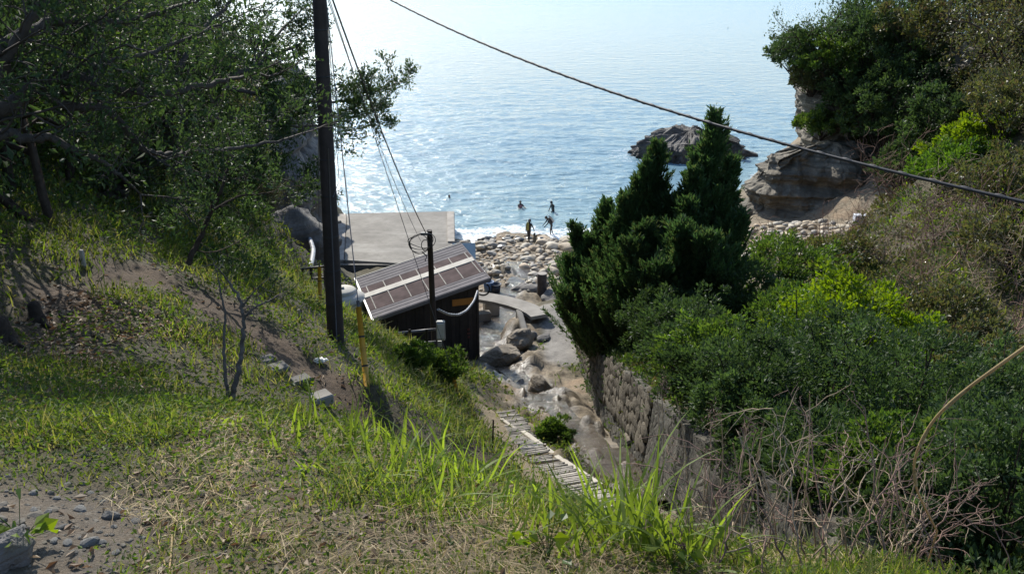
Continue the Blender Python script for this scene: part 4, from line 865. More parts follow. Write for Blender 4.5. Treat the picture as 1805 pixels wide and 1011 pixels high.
# skeleton: pelvis, belly, chest, neck base, neck, skull base, crown ; arms ; legs.  facing -Y of the local frame, lean = forward bend
def person(p, rotz, label, lean=0.0, head=0.0, arms=((.1, .1), (.1, .1)), stride=.12, tank=None, hood=True, knee=0.0, vest=None, scale=1.0):
    o = empty('person', p, label, 'person', 'divers at the shore'); o.rotation_euler = (0, 0, rotz); o.scale = (scale,) * 3
    cl, sl2 = math.cos(lean), math.sin(lean); pel = np.array([0, 0, .92])
    def T(h, f=0, x=0): return pel + np.array([x, -(h * sl2 + f * cl), h * cl - f * sl2])     # torso frame
    hd = lean + head; nk = T(.55); hu = np.array([0, -math.sin(hd), math.cos(hd)]); hf = np.array([0, -math.cos(hd), -math.sin(hd)])
    V = [(*pel, .155, .125), (*T(.20), .145, .115), (*T(.40, .01), .175, .125), (*T(.50), .12, .10), (*(nk + hu * .05), .062, .062), (*(nk + hu * .13 + hf * .015), .088, .098), (*(nk + hu * .22 + hf * .015), .088, .102), (*(nk + hu * .29), .05, .055)]
    E_ = [(k, k + 1) for k in range(7)]
    for sgn, (sw, bend) in zip((-1, 1), arms):
        sh = T(.47, 0, sgn * .20); a = lean * .3 + sw
        d1 = np.array([sgn * .22, -math.sin(a), -math.cos(a)]); d1 /= np.linalg.norm(d1); el = sh + d1 * .29
        d2 = np.array([sgn * .05, -math.sin(a + bend), -math.cos(a + bend)]); d2 /= np.linalg.norm(d2); wr = el + d2 * .25; hn = wr + d2 * .11
        b = len(V); V += [(*sh, .068), (*el, .048), (*wr, .034), (*hn, .042, .022), (*(hn + d2 * .07), .030, .015)]; E_ += [(2, b), (b, b + 1), (b + 1, b + 2), (b + 2, b + 3), (b + 3, b + 4)]
    for sgn in (-1, 1):
        hp = pel + [sgn * .095, 0, -.06]; f = sgn * stride; kn = np.array([sgn * .10, -f * .6 - knee, .49]); an = np.array([sgn * .11, -f + knee * .3, .09])
        toe = an + [sgn * .02, -.17, -.055]
        b = len(V); V += [(*hp, .095), (*kn, .062), (*an, .045), (*toe, .042, .028)]; E_ += [(0, b), (b, b + 1), (b + 1, b + 2), (b + 2, b + 3)]
    skin_body('body', V, E_, M['wetsuit'], o)
    v, f = ico(3); fc_ = nk + hu * .165 + hf * .062; R_ = np.stack([[1, 0, 0], hf, hu], 1)     # face: brow, eyes, nose, chin within the hood opening
    q = v * [.068, .052, .088]; q[:, 1] += .022 * np.exp(-((v[:, 0] / .22) ** 2 + ((v[:, 2] + .12) / .28) ** 2)) * (v[:, 1] > 0); q[:, 1] -= .012 * np.exp(-(((np.abs(v[:, 0]) - .38) / .2) ** 2 + ((v[:, 2] - .15) / .15) ** 2)) * (v[:, 1] > 0)
    face = obj('face', Geo().add(q @ R_.T + fc_, f), M['skin'], o, True)
    for sgn in (-1, 1):
        e_ = v * .011 + np.array([sgn * .027, .042, .014]); obj('eye', Geo().add(e_ @ R_.T + fc_, f), M['black_rubber'], face, True)
    if hood:
        q = v * [.102, .118, .125]; q = q[:, :]; obj('hood', Geo().add((q + [0, -.028, .02]) @ R_.T + nk + hu * .175 + hf * .015, f), M['wetsuit'], o, True)
    if tank:
        up_ = np.array([0, -sl2, cl]); bk = np.array([0, cl, sl2]); c0 = pel + up_ * .02 + bk * .23; Rt = np.stack([[1, 0, 0], bk, up_], 1)
        g = Geo().lathe((0, 0, 0), [(0, 0), (.07, .01), (.10, .04), (.10, .52), (.085, .59), (.04, .64), (0, .645)], 18); g.v[0] = g.v[0] @ Rt.T + c0; tk_ = obj('air_tank', g, tank, o, True)
        g = Geo().lathe((0, 0, .635), [(.028, 0), (.028, .07), (.04, .08), (.04, .11), (0, .115)], 10); g.v[0] = g.v[0] @ Rt.T + c0; obj('valve', g, M['tank_steel'], tk_, True)
        g = Geo().bbox((0, .115, 0), (.34, .07, .50), None, .03); g.v[0] = g.v[0] @ np.stack([[1, 0, 0], bk, up_], 1).T + pel + up_ * .30; obj('buoyancy_vest', g, M['black_rubber'], o, True)
        g = Geo()
        for k in range(2): g.tube([c0 + up_ * .70, c0 + up_ * .78 + [(.18 if k else -.18), 0, 0] - bk * .05, T(.45, .12, .2 if k else -.2), T(.2, .16, .16 if k else -.12)], .012, 6)
        obj('hose', g, M['black_rubber'], o, True)
    if vest:
        g = Geo().add(v * [.215, .165, .17], f); obj('vest', Geo().add(g.v[0] + T(.34), f), vest, o, True)
    return o
p1 = pg(932, 431); person(p1 + [0, 0, .22], rad(150), 'diver in a black wetsuit with a yellow air tank, walking over the boulders', .10, .30, ((.42, .1), (-.05, .1)), .16, M['tank_yellow'], True)
p2 = atz(972, 412, 0.0); person((p2[0], p2[1], -.10), rad(-75), 'diver in black bending far forward with a steel tank at the water edge', .62, .25, ((.25, .3), (.35, .3)), .13, M['tank_steel'], True, .05)
p3 = atz(975, 372, 0.0); person((p3[0], p3[1], -.80), rad(-60), 'bather in a dark suit standing thigh deep in the sea looking down', .16, .5, ((.15, .3), (.2, .4)), .08, None, True)
p4 = atz(917, 366, 0.0); person((p4[0], p4[1], -1.12), rad(20), 'bather chest deep in the sea wearing a faded pink vest', .05, .05, ((.95, .5), (1.0, .5)), .05, None, True, vest=M['vest_pink'])
p5 = atz(792, 348, 0.0); person((p5[0], p5[1], -1.52), rad(10), 'swimmer far out by the jetty with only the head above the water', .0, 0, ((.4, .4), (.4, .4)), .05)
p6 = atz(1283, 50, 0.0); person((p6[0], p6[1], -1.42), rad(200), 'distant swimmer near the headland, a tiny dark dot on the open sea', .0, 0, ((.4, .4), (.4, .4)), .05)
fo_ = empty('swim_fins', p1 + [.42, -.05, .45], 'pair of long dark swim fins hanging from the walking diver\'s hand', 'fins')
for k in (0, 1):
    obj('fin', Geo().bbox((.05 * k, .06 * k, 0), (.20, .02, .62), Matrix.Rotation(rad(8 + 6 * k), 3, 'Y'), .008), M['fin_rubber'], fo_); obj('foot_pocket', Geo().bbox((.05 * k - .03, .06 * k, .38), (.10, .08, .24), Matrix.Rotation(rad(8 + 6 * k), 3, 'Y'), .03), M['black_rubber'], fo_)

# ------------------------------------------------------------------ vegetation
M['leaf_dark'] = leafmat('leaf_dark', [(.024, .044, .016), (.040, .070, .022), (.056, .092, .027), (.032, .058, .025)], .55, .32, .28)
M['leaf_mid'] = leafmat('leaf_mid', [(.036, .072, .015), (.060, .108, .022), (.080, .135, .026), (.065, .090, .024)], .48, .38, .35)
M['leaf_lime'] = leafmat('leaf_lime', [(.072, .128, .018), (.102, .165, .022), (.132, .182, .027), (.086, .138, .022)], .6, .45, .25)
M['leaf_fresh'] = leafmat('leaf_fresh', [(.042, .092, .018), (.062, .125, .022), (.085, .150, .026), (.050, .105, .018)], .5, .42, .3)
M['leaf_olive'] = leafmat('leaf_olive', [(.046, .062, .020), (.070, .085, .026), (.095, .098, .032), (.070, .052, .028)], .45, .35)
M['needle'] = leafmat('needle', [(.028, .060, .022), (.042, .084, .028), (.056, .105, .032), (.075, .095, .034)], .5, .34, .35)
M['grass'] = leafmat('grass', [(.065, .110, .020), (.100, .150, .026), (.135, .170, .034), (.180, .165, .065), (.080, .125, .022)], .65, .48, .2)
M['grass_tall'] = leafmat('grass_tall', [(.085, .150, .028), (.115, .185, .034), (.150, .205, .040), (.090, .145, .042)], .55, .5, .25)
M['herb'] = leafmat('herb', [(.040, .074, .016), (.065, .110, .020), (.090, .132, .028), (.105, .100, .034)], .62, .42, .2)
M['litter_leaf'] = leafmat('litter_leaf', [(.12, .07, .035), (.20, .13, .07), (.28, .22, .15), (.09, .055, .03)], .7, .15)
def unit(a): return a / (np.linalg.norm(a, axis=-1, keepdims=True) + 1e-9)
def leaves(g, c, d, L, wr, R, fold=.25, droop=0.0):
    n = len(c); d = unit(d); rnd = R.normal(size=(n, 3)); s = unit(np.cross(d, rnd)); u = np.cross(s, d); L = np.broadcast_to(L, (n,))[:, None]
    mid = c + d * L * .5; w = s * L * wr * .5; f = u * L * wr * fold
    tip = c + d * L - u * L * droop
    v = np.stack([c, mid + w + f, tip, mid - w + f], 1).reshape(-1, 3); i = np.arange(n)[:, None] * 4
    return g.add(v, np.concatenate([i + [0, 1, 2], i + [0, 2, 3]]))
def grow(g, p, d, L, r, lv, R, tw, kids, wander=.22, up=.05, spread=.9, ratio=.62, sides=5, minr=.004, first=.3):
    n = 5; pts = [np.array(p, float)]; d = unit(np.array(d, float))
    for _ in range(n): d = unit(d + R.normal(size=3) * wander + [0, 0, up]); pts.append(pts[-1] + d * L / n)
    pts = np.array(pts); g.tube(pts, np.linspace(r, max(r * .45, minr), n + 1), sides if lv else 3, False)
    if lv == len(kids): tw.append(pts); return
    for k in range(kids[lv]):
        t = first + (1 - first) * (k + R.rand()) / kids[lv]; i = min(int(t * n), n - 1); q = pts[i] + (pts[i + 1] - pts[i]) * (t * n - i)
        dd = unit(pts[i + 1] - pts[i]); o_ = unit(np.cross(dd, R.normal(size=3))); nd = dd * (1 - spread * .5) + o_ * spread
        grow(g, q, nd, L * ratio * R.uniform(.7, 1.2), max(r * .5, minr), lv + 1, R, tw, kids, wander, up, spread, ratio, max(sides - 1, 3), minr, .2)
    if lv: tw.append(pts[-3:])
def twig_leaves(g, tw, per, L, wr, R, spreadr=.06, outw=.8, upb=.25):
    C, Dv = [], []
    for pts in tw:
        k = R.randint(0, len(pts) - 1, per); t = R.rand(per, 1); seg = pts[k + 1] - pts[k]; c = pts[k] + seg * t
        C.append(c + R.normal(size=(per, 3)) * spreadr); Dv.append(unit(seg) * .5 + R.normal(size=(per, 3)) * outw * .6 + [0, 0, upb])
    C = np.concatenate(C); Dv = np.concatenate(Dv); return leaves(g, C, Dv, L * R.uniform(.6, 1.25, len(C)), wr, R)

# --- near tree with long crooked limbs, and the thick leaning trunk behind it
def limb_tree(name, label, base, limbs, seed, kids, per, leafL, mat, tw_len, cat='tree', barkm='bark', group=None, spreadr=.05, tscale=1.0):
    R = np.random.RandomState(seed); o = empty(name, base, label, cat, group); tw = []; wood = Geo(); fine = Geo()
    for pix, r0, r1, dens in limbs:
        r0, r1 = r0 * tscale, r1 * tscale
        a = np.array([at(q[0], q[1], q[2] * tscale) for q in pix]); m = len(a); t = np.linspace(0, m - 1, m * 7); p = np.stack([np.interp(t, np.arange(m), a[:, k]) for k in range(3)], -1)
        for _ in range(5): p[1:-1] = (p[:-2] + 2 * p[1:-1] + p[2:]) / 4
        p[1:-1] += R.normal(size=(len(p) - 2, 3)) * r0 * .18
        wood.tube(off(o, p), np.linspace(r0, r1, len(p)), 9)
        L = np.sum(np.linalg.norm(np.diff(p, axis=0), axis=1)); nb_ = max(2, int(L * dens))
        for k in range(nb_):
            i = int((.15 + .85 * (k + R.rand()) / nb_) * (len(p) - 2)); dd = unit(p[i + 1] - p[i]); nd = dd * .6 + unit(np.cross(dd, R.normal(size=3))) * .9 + [0, 0, .15]
            grow(fine, off(o, p[i]), nd, tw_len * R.uniform(.6, 1.3), max(.3 * np.interp(i, [0, len(p)], [r0, r1]), .006), 0, R, tw, kids, .25, .04, 1.0, .6, 5, .003)
        grow(fine, off(o, p[-1]), p[-1] - p[-3], tw_len, r1, 0, R, tw, kids, .2, .05, .9, .6, 5, .003)
    obj('limbs', wood, M[barkm], o, True); obj('twigs', fine, M[barkm], o, True, kind='stuff')
    if per:
        g = twig_leaves(Geo(), tw, per, leafL, .42, R, spreadr); obj('leaves', g, M[mat], o, False, kind='stuff')
    return o
limb_tree('broadleaf_tree', 'near spreading evergreen tree with long crooked bare limbs reaching across the hillside', at(-40, 330, 8.6),
    [([(-90, 420, 8.4), (-55, 300, 8.5), (-20, 215, 8.8), (60, 150, 9.0), (130, 128, 9.2), (190, 158, 9.4), (260, 166, 9.8), (330, 160, 10.3), (400, 140, 10.8)], .105, .03, 3.4),
     ([(-50, 300, 8.5), (0, 228, 8.6), (50, 248, 8.8), (88, 238, 9.0), (133, 267, 9.2), (180, 283, 9.4), (215, 312, 9.6)], .06, .022, 2.6),
     ([(60, 150, 9.0), (115, 190, 9.2), (180, 186, 9.4), (222, 225, 9.7), (246, 262, 10), (290, 275, 10.4), (345, 268, 10.9), (410, 262, 11.5), (500, 246, 12.3)], .055, .018, 3.0),
     ([(-60, 260, 8.5), (-20, 120, 8.4), (30, 60, 8.6), (110, 30, 9.0), (200, 40, 9.5), (290, 20, 10)], .08, .025, 3.6),
     ([(-30, 180, 8.6), (20, 90, 8.3), (80, -10, 8.3), (150, -60, 8.6)], .06, .02, 3.0),
     ([(110, 165, 9.2), (180, 110, 9.4), (260, 95, 9.8), (350, 60, 10.4), (420, 30, 11)], .035, .014, 3.4),
     ([(-60, 60, 8.5), (-20, -150, 8.6), (80, -300, 9.0), (200, -420, 9.6)], .07, .02, 3.4), ([(-20, -150, 8.6), (120, -180, 9.5), (280, -260, 10.4)], .05, .015, 3.4), ([(-60, 60, 8.5), (-160, -200, 8.2), (-200, -420, 8.2), (-120, -600, 8.4)], .06, .02, 3.0)], 3, (4, 4), 7, .085, 'leaf_dark', .85, barkm='bark_limb')
_pf = pg(197, 354, 8); _kf = float(np.linalg.norm(_pf - CAM) / np.linalg.norm(ray(197, 354))) / 11.2
limb_tree('broadleaf_tree', 'thick dark leaning trunk tree whose leafy bough reaches past the utility pole', _pf,
    [([(194, 362, 11.25), (200, 350, 11.2), (225, 322, 11.2), (255, 270, 11.2), (285, 208, 11.3), (325, 176, 11.6), (375, 150, 12), (430, 128, 12.4), (500, 90, 13)], .135, .035, 3.2),
     ([(285, 208, 11.3), (310, 130, 11.3), (350, 60, 11.6), (420, -10, 12.2)], .06, .02, 3.4),
     ([(375, 150, 12.0), (450, 165, 12.6), (520, 175, 13.2), (575, 180, 13.5), (620, 178, 13.7), (672, 158, 13.8)], .035, .010, 4.0),
     ([(430, 128, 12.4), (490, 60, 13), (540, 10, 13.8)], .03, .010, 3.6),
     ([(268, 250, 11.2), (330, 225, 11.6), (400, 205, 12.0), (470, 215, 12.6), (530, 225, 13.2), (600, 215, 13.7), (660, 195, 13.9)], .035, .010, 4.2),
     ([(255, 270, 11.2), (320, 300, 11.4), (390, 320, 11.8), (450, 310, 12.2), (520, 320, 12.8)], .03, .010, 3.2)], 7, (4, 4), 15, .105, 'leaf_dark', .95, tscale=_kf, barkm='bark_limb')
limb_tree('sapling', 'slender dark sapling with glossy leaves at the top of the grassy slope', pg(333, 464, 8),
    [([(331, 466, 15), (350, 425, 15), (372, 372, 15), (392, 330, 15), (402, 290, 15.2)], .055, .02, 3.0), ([(372, 372, 15), (420, 345, 15.4), (470, 340, 15.8)], .025, .01, 3.0)], 9, (3, 3), 14, .095, 'leaf_dark', .8)
# small bare tree on the slope
p = pg(405, 712, 5); tb = (np.linalg.norm(p - CAM) / np.linalg.norm(ray(405, 712))); T_ = lambda u, v, k=0.0: (u, v, tb + k)
limb_tree('bare_tree', 'small leafless tree with two crooked grey stems on the grassy slope', p,
    [([T_(404, 716), T_(412, 690), T_(422, 650), T_(428, 600), T_(430, 560), T_(420, 520), T_(398, 490)], .036, .012, 2.2), ([T_(404, 714), T_(398, 670), T_(394, 610, .05), T_(398, 560, .05), T_(390, 520), T_(384, 488)], .022, .008, 2.2),
     ([T_(429, 560), T_(450, 540), T_(478, 528, .1), T_(492, 520, .1)], .016, .006, 2.6), ([T_(428, 540), T_(446, 515), T_(462, 500)], .012, .005, 2.6)], 12, (3, 2), 0, .05, None, .22, 'tree', 'bark_grey')

# --- hillside and headland trees: three kinds built once, then copied
def woodland_tree(seed, h, kids, per, leafL, mat, wr=.42, up=.06, spread=.95, label='', name='evergreen_tree', bare=0.0):
    R = np.random.RandomState(seed); o = empty(name, (0, 0, 0), label, 'tree'); wood = Geo(); tw = []
    for k in range(R.randint(2, 4)):
        grow(wood, (0, 0, -.3), (R.uniform(-.35, .35), R.uniform(-.35, .35), 1), h * R.uniform(.55, .75), h * .018, 0, R, tw, kids, .16, up, spread, .60, 7, .006, .30)
    obj('trunk', wood, M['bark'], o, True, kind='stuff')
    if per:
        if bare: tw = [t for t in tw if R.rand() > bare]
        obj('crown', twig_leaves(Geo(), tw, per, leafL, wr, R, leafL * 1.3), M[mat], o, False, kind='stuff')
    return o
protoA = woodland_tree(31, 6.5, (6, 5, 3), 17, .20, 'leaf_dark'); protoB = woodland_tree(37, 5.5, (7, 5, 3), 22, .17, 'leaf_olive', bare=.25); protoC = woodland_tree(43, 6.0, (6, 5, 3), 24, .19, 'leaf_mid')
used = set()
def plant(proto, x, y, s, rz, label, group, dz=0.0, sz=1.0, z=None):
    if proto.name in used: o = copy_tree(proto)
    else: o = proto; used.add(proto.name)
    o.location = (x, y, Hs(x, y) + dz if z is None else z); o.scale = (s, s, s * sz); o.rotation_euler = (0, 0, rz); o['label'] = label
    if group: o['group'] = group
    return o
GL = 'dark trees on the hillside beside the near tree'
for k, (pr_, x, y, s, sz, lab) in enumerate([
    (protoA, -11.5, 17.5, .75, .9, 'dark evergreen growing low on the hillside behind the leaning trunk'), (protoB, -9.5, 21.5, .62, .9, 'thin olive tree on the slope between the leaning trunk and the sapling'), (protoC, -15.5, 22, 1.0, 1, 'green bushy tree higher on the hillside above the dirt path'),
    (protoA, -13.0, 28, .85, 1, 'dark tree on the slope above the big smooth boulder'), (protoB, -18.5, 29, 1.0, 1, 'twiggy olive tree high on the hillside'), (protoA, -16.0, 37, 1.0, 1, 'dark evergreen at the brow over the boulder and cliff'),
    (protoC, -21, 36, 1.15, 1, 'green tree high on the ridge of the hillside'), (protoB, -18, 46, 1.1, 1, 'olive tree on the shoulder just inland of the sea cliff'), (protoA, -17.2, 55, 1.0, .9, 'dark evergreen crowning the sea cliff above the jetty'),
    (protoC, -17.8, 63, 1.0, 1, 'green tree at the seaward tip of the cliff'), (protoB, -22, 50, 1.3, 1, 'largest olive tree behind the cliff top evergreens'), (protoA, -24, 60, 1.35, 1, 'big dark evergreen farthest back on the cliff top'),
    (protoC, -20, 16, .9, 1, 'green tree at the picture edge above the stumps'), (protoA, -14, 12, .8, 1, 'dark tree directly uphill of the dirt path'), (protoB, -26, 26, 1.2, 1, 'olive tree near the ridge above the picture edge stumps'), (protoA, -28, 42, 1.4, 1, 'large dark evergreen on the ridge crest')]):
    plant(pr_, x, y, s, k * 1.7, lab, GL, 0, sz)
for k, (x, y, s, lab) in enumerate([(-8.0, 14.2, .95, 'tall dark tree at the picture edge whose crown shades the bare tree slope'), (-9.2, 10.8, 1.0, 'tall dark tree uphill of the stumps shading the dirt path')]):
    plant(protoA, x, y, s, 1.1 + k, lab, GL, -.1)
for k, (u, v, s, pr_, lab) in enumerate([(40, 300, 0.80, 'A', 'low dark tree under the crooked limbs at the picture edge'), (120, 330, 0.72, 'C', 'low green tree growing beneath the bent limb elbow'), (60, 230, 1.01, 'B', 'olive tree behind the crooked limbs at the picture edge'), (160, 240, 1.09, 'A', 'dark tree right behind the elbow of the bent limb'),
    (280, 330, 0.72, 'A', 'low dark tree directly behind the foot of the leaning trunk'), (340, 300, 0.94, 'B', 'olive tree between leaning trunk and cliff'), (420, 330, 0.61, 'C', 'low green tree above the big boulder'), (230, 180, 0.99, 'B', 'olive tree high behind the leaning trunk'), (80, 140, 0.99, 'A', 'dark tree on the upper slope at the picture edge'), (400, 210, 0.99, 'A', 'dark tree on the slope under the cliff top'),
    (300, 250, 1.0, 'A', 'dark broad tree between the two near trunks, shading the dirt path'), (180, 300, 1.05, 'A', 'dark tree shading the bend of the dirt path'), (20, 340, 1.0, 'A', 'dark tree at the picture edge shading the stumps'), (370, 350, .62, 'A', 'dark tree beside the slender sapling'), (460, 370, 0.44, 'B', 'small twiggy tree just inland of the big boulder')]):
    p = pg(u, v, 9); plant({'A': protoA, 'B': protoB, 'C': protoC}[pr_], p[0], p[1], s, k * 2.1 + .4, lab, GL, -.1)
GR = 'trees on the headland and the hill beside it'
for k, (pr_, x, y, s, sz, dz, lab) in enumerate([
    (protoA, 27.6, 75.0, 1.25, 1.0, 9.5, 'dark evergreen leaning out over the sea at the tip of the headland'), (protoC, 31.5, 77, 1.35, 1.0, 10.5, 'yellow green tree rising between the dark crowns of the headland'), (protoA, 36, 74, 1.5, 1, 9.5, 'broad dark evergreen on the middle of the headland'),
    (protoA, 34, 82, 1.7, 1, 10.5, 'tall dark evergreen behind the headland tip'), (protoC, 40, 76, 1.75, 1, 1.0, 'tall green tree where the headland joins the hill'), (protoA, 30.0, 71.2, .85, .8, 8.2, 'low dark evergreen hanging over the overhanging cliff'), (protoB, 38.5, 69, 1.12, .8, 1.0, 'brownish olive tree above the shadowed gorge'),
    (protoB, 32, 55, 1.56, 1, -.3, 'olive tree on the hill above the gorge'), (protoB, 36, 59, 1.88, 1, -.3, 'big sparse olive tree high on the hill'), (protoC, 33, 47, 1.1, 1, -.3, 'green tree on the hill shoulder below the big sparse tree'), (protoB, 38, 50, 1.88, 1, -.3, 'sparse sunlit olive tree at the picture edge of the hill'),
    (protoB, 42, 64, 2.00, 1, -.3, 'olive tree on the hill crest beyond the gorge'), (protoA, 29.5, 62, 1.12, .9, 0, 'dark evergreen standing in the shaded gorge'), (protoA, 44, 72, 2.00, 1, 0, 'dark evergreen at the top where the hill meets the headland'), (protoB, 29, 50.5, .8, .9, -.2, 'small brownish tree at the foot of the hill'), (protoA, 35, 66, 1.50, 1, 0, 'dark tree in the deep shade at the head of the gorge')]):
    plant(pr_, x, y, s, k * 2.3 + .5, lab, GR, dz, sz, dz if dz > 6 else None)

# --- shrubs
def shrub(name, label, c, rr_, ncl, per, leafL, mat, seed, wr=.45, clr=.165, stems=22, cat='shrub', group=None, lump=.42, barkm='bark', updir=.35, fill=.3):
    R = np.random.RandomState(seed); c = np.array(c, float); o = empty(name, c, label, cat, group); rr_ = np.array(rr_, float)
    n = unit(R.normal(size=(ncl, 3))); n[:, 2] = np.abs(n[:, 2]) * 1.0 - .25 * R.rand(ncl); n = unit(n)
    k = np.where(R.rand(ncl) < fill, R.uniform(.35, .8, ncl), R.uniform(.82, 1.08, ncl)) * (1 + lump * fbm(n * 1.6 + seed, 3, seed))
    cc = n * k[:, None] * rr_ + [0, 0, rr_[2] * .25]
    r_ = clr * R.uniform(.6, 1.3, ncl) * float(np.mean(rr_[:2]))
    idx = np.repeat(np.arange(ncl), per); u_ = unit(R.normal(size=(len(idx), 3))); rad_ = r_[idx][:, None] * R.rand(len(idx), 1) ** .5
    P_ = cc[idx] + u_ * rad_ * [1, 1, .75]; Dv = u_ * .6 + n[idx] * .45 + R.normal(size=P_.shape) * .45 + [0, 0, updir]
    obj('foliage', leaves(Geo(), P_, Dv, leafL * R.uniform(.6, 1.3, len(P_)), wr, R), M[mat], o, False, kind='stuff')
    g = Geo()
    for q in R.choice(ncl, min(stems, ncl), replace=False):
        a = np.array([R.uniform(-.1, .1) * rr_[0], R.uniform(-.1, .1) * rr_[1], -rr_[2] * .6]); m = (a + cc[q]) / 2 + R.normal(size=3) * .08 * rr_[0] + [0, 0, .1 * rr_[2]]
        t = np.linspace(0, 1, 7)[:, None]; g.tube((1 - t) ** 2 * a + 2 * t * (1 - t) * m + t ** 2 * cc[q], np.linspace(.022, .007, 7) * rr_[0], 4, False)
    obj('stems', g, M[barkm], o, True, kind='stuff')
    return o
GS = 'bushes on the bank beyond the retaining wall'
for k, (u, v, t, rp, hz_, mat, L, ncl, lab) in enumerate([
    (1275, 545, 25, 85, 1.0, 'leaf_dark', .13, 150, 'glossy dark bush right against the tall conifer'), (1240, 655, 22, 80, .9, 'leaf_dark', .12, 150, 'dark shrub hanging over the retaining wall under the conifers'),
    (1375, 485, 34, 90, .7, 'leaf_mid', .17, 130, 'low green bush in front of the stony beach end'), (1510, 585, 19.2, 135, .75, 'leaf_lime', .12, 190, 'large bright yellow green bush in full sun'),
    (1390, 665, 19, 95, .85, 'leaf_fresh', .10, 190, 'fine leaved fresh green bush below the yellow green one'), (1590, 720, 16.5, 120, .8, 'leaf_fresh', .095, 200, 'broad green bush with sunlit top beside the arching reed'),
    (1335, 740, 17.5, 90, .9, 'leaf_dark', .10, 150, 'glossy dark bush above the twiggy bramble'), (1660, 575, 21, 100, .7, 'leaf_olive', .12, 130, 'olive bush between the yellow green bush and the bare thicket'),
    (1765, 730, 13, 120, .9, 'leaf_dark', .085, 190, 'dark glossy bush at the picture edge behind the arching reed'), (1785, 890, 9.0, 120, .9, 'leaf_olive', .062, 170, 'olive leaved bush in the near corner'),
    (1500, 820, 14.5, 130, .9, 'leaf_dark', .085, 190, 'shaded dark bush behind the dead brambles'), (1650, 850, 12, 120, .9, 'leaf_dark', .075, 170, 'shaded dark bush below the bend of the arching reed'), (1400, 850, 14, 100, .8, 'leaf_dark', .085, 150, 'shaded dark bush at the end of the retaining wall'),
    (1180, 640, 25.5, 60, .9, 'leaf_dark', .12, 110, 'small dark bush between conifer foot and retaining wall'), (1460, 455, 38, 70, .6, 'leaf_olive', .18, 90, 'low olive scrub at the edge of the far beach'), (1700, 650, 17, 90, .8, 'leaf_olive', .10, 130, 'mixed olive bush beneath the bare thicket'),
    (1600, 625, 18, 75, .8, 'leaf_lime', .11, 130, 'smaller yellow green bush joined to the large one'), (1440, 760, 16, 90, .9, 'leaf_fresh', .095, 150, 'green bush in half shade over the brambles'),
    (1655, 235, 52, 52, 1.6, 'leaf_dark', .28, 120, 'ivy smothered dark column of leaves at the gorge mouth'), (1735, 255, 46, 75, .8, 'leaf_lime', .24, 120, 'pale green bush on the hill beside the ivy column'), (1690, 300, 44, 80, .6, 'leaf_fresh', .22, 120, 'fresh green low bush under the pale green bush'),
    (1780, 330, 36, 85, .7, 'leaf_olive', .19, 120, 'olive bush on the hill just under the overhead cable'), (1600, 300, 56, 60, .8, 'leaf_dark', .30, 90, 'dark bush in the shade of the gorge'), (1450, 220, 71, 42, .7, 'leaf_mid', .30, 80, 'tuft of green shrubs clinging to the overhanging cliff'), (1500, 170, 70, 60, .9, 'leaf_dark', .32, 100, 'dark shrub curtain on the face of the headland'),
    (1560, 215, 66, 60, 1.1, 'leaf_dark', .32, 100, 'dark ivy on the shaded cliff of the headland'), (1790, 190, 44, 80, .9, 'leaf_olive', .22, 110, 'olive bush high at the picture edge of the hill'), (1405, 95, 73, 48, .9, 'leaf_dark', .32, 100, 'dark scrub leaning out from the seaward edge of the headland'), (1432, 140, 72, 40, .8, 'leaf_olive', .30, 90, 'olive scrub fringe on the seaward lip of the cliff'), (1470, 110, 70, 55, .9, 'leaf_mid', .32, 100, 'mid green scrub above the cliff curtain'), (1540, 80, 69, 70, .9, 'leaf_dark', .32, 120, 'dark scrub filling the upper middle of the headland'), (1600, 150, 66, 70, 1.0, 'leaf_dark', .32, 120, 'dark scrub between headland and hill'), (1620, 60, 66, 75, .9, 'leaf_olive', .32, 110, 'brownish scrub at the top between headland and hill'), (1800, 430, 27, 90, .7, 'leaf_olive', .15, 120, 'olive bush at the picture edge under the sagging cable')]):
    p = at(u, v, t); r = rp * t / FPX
    shrub('bush', lab, p - [0, 0, r * hz_ * .35], (r, r, r * hz_), ncl, 46 if mat != 'leaf_lime' else 50, L, mat, 400 + k, group=GS, wr=.5 if mat != 'leaf_lime' else .6)

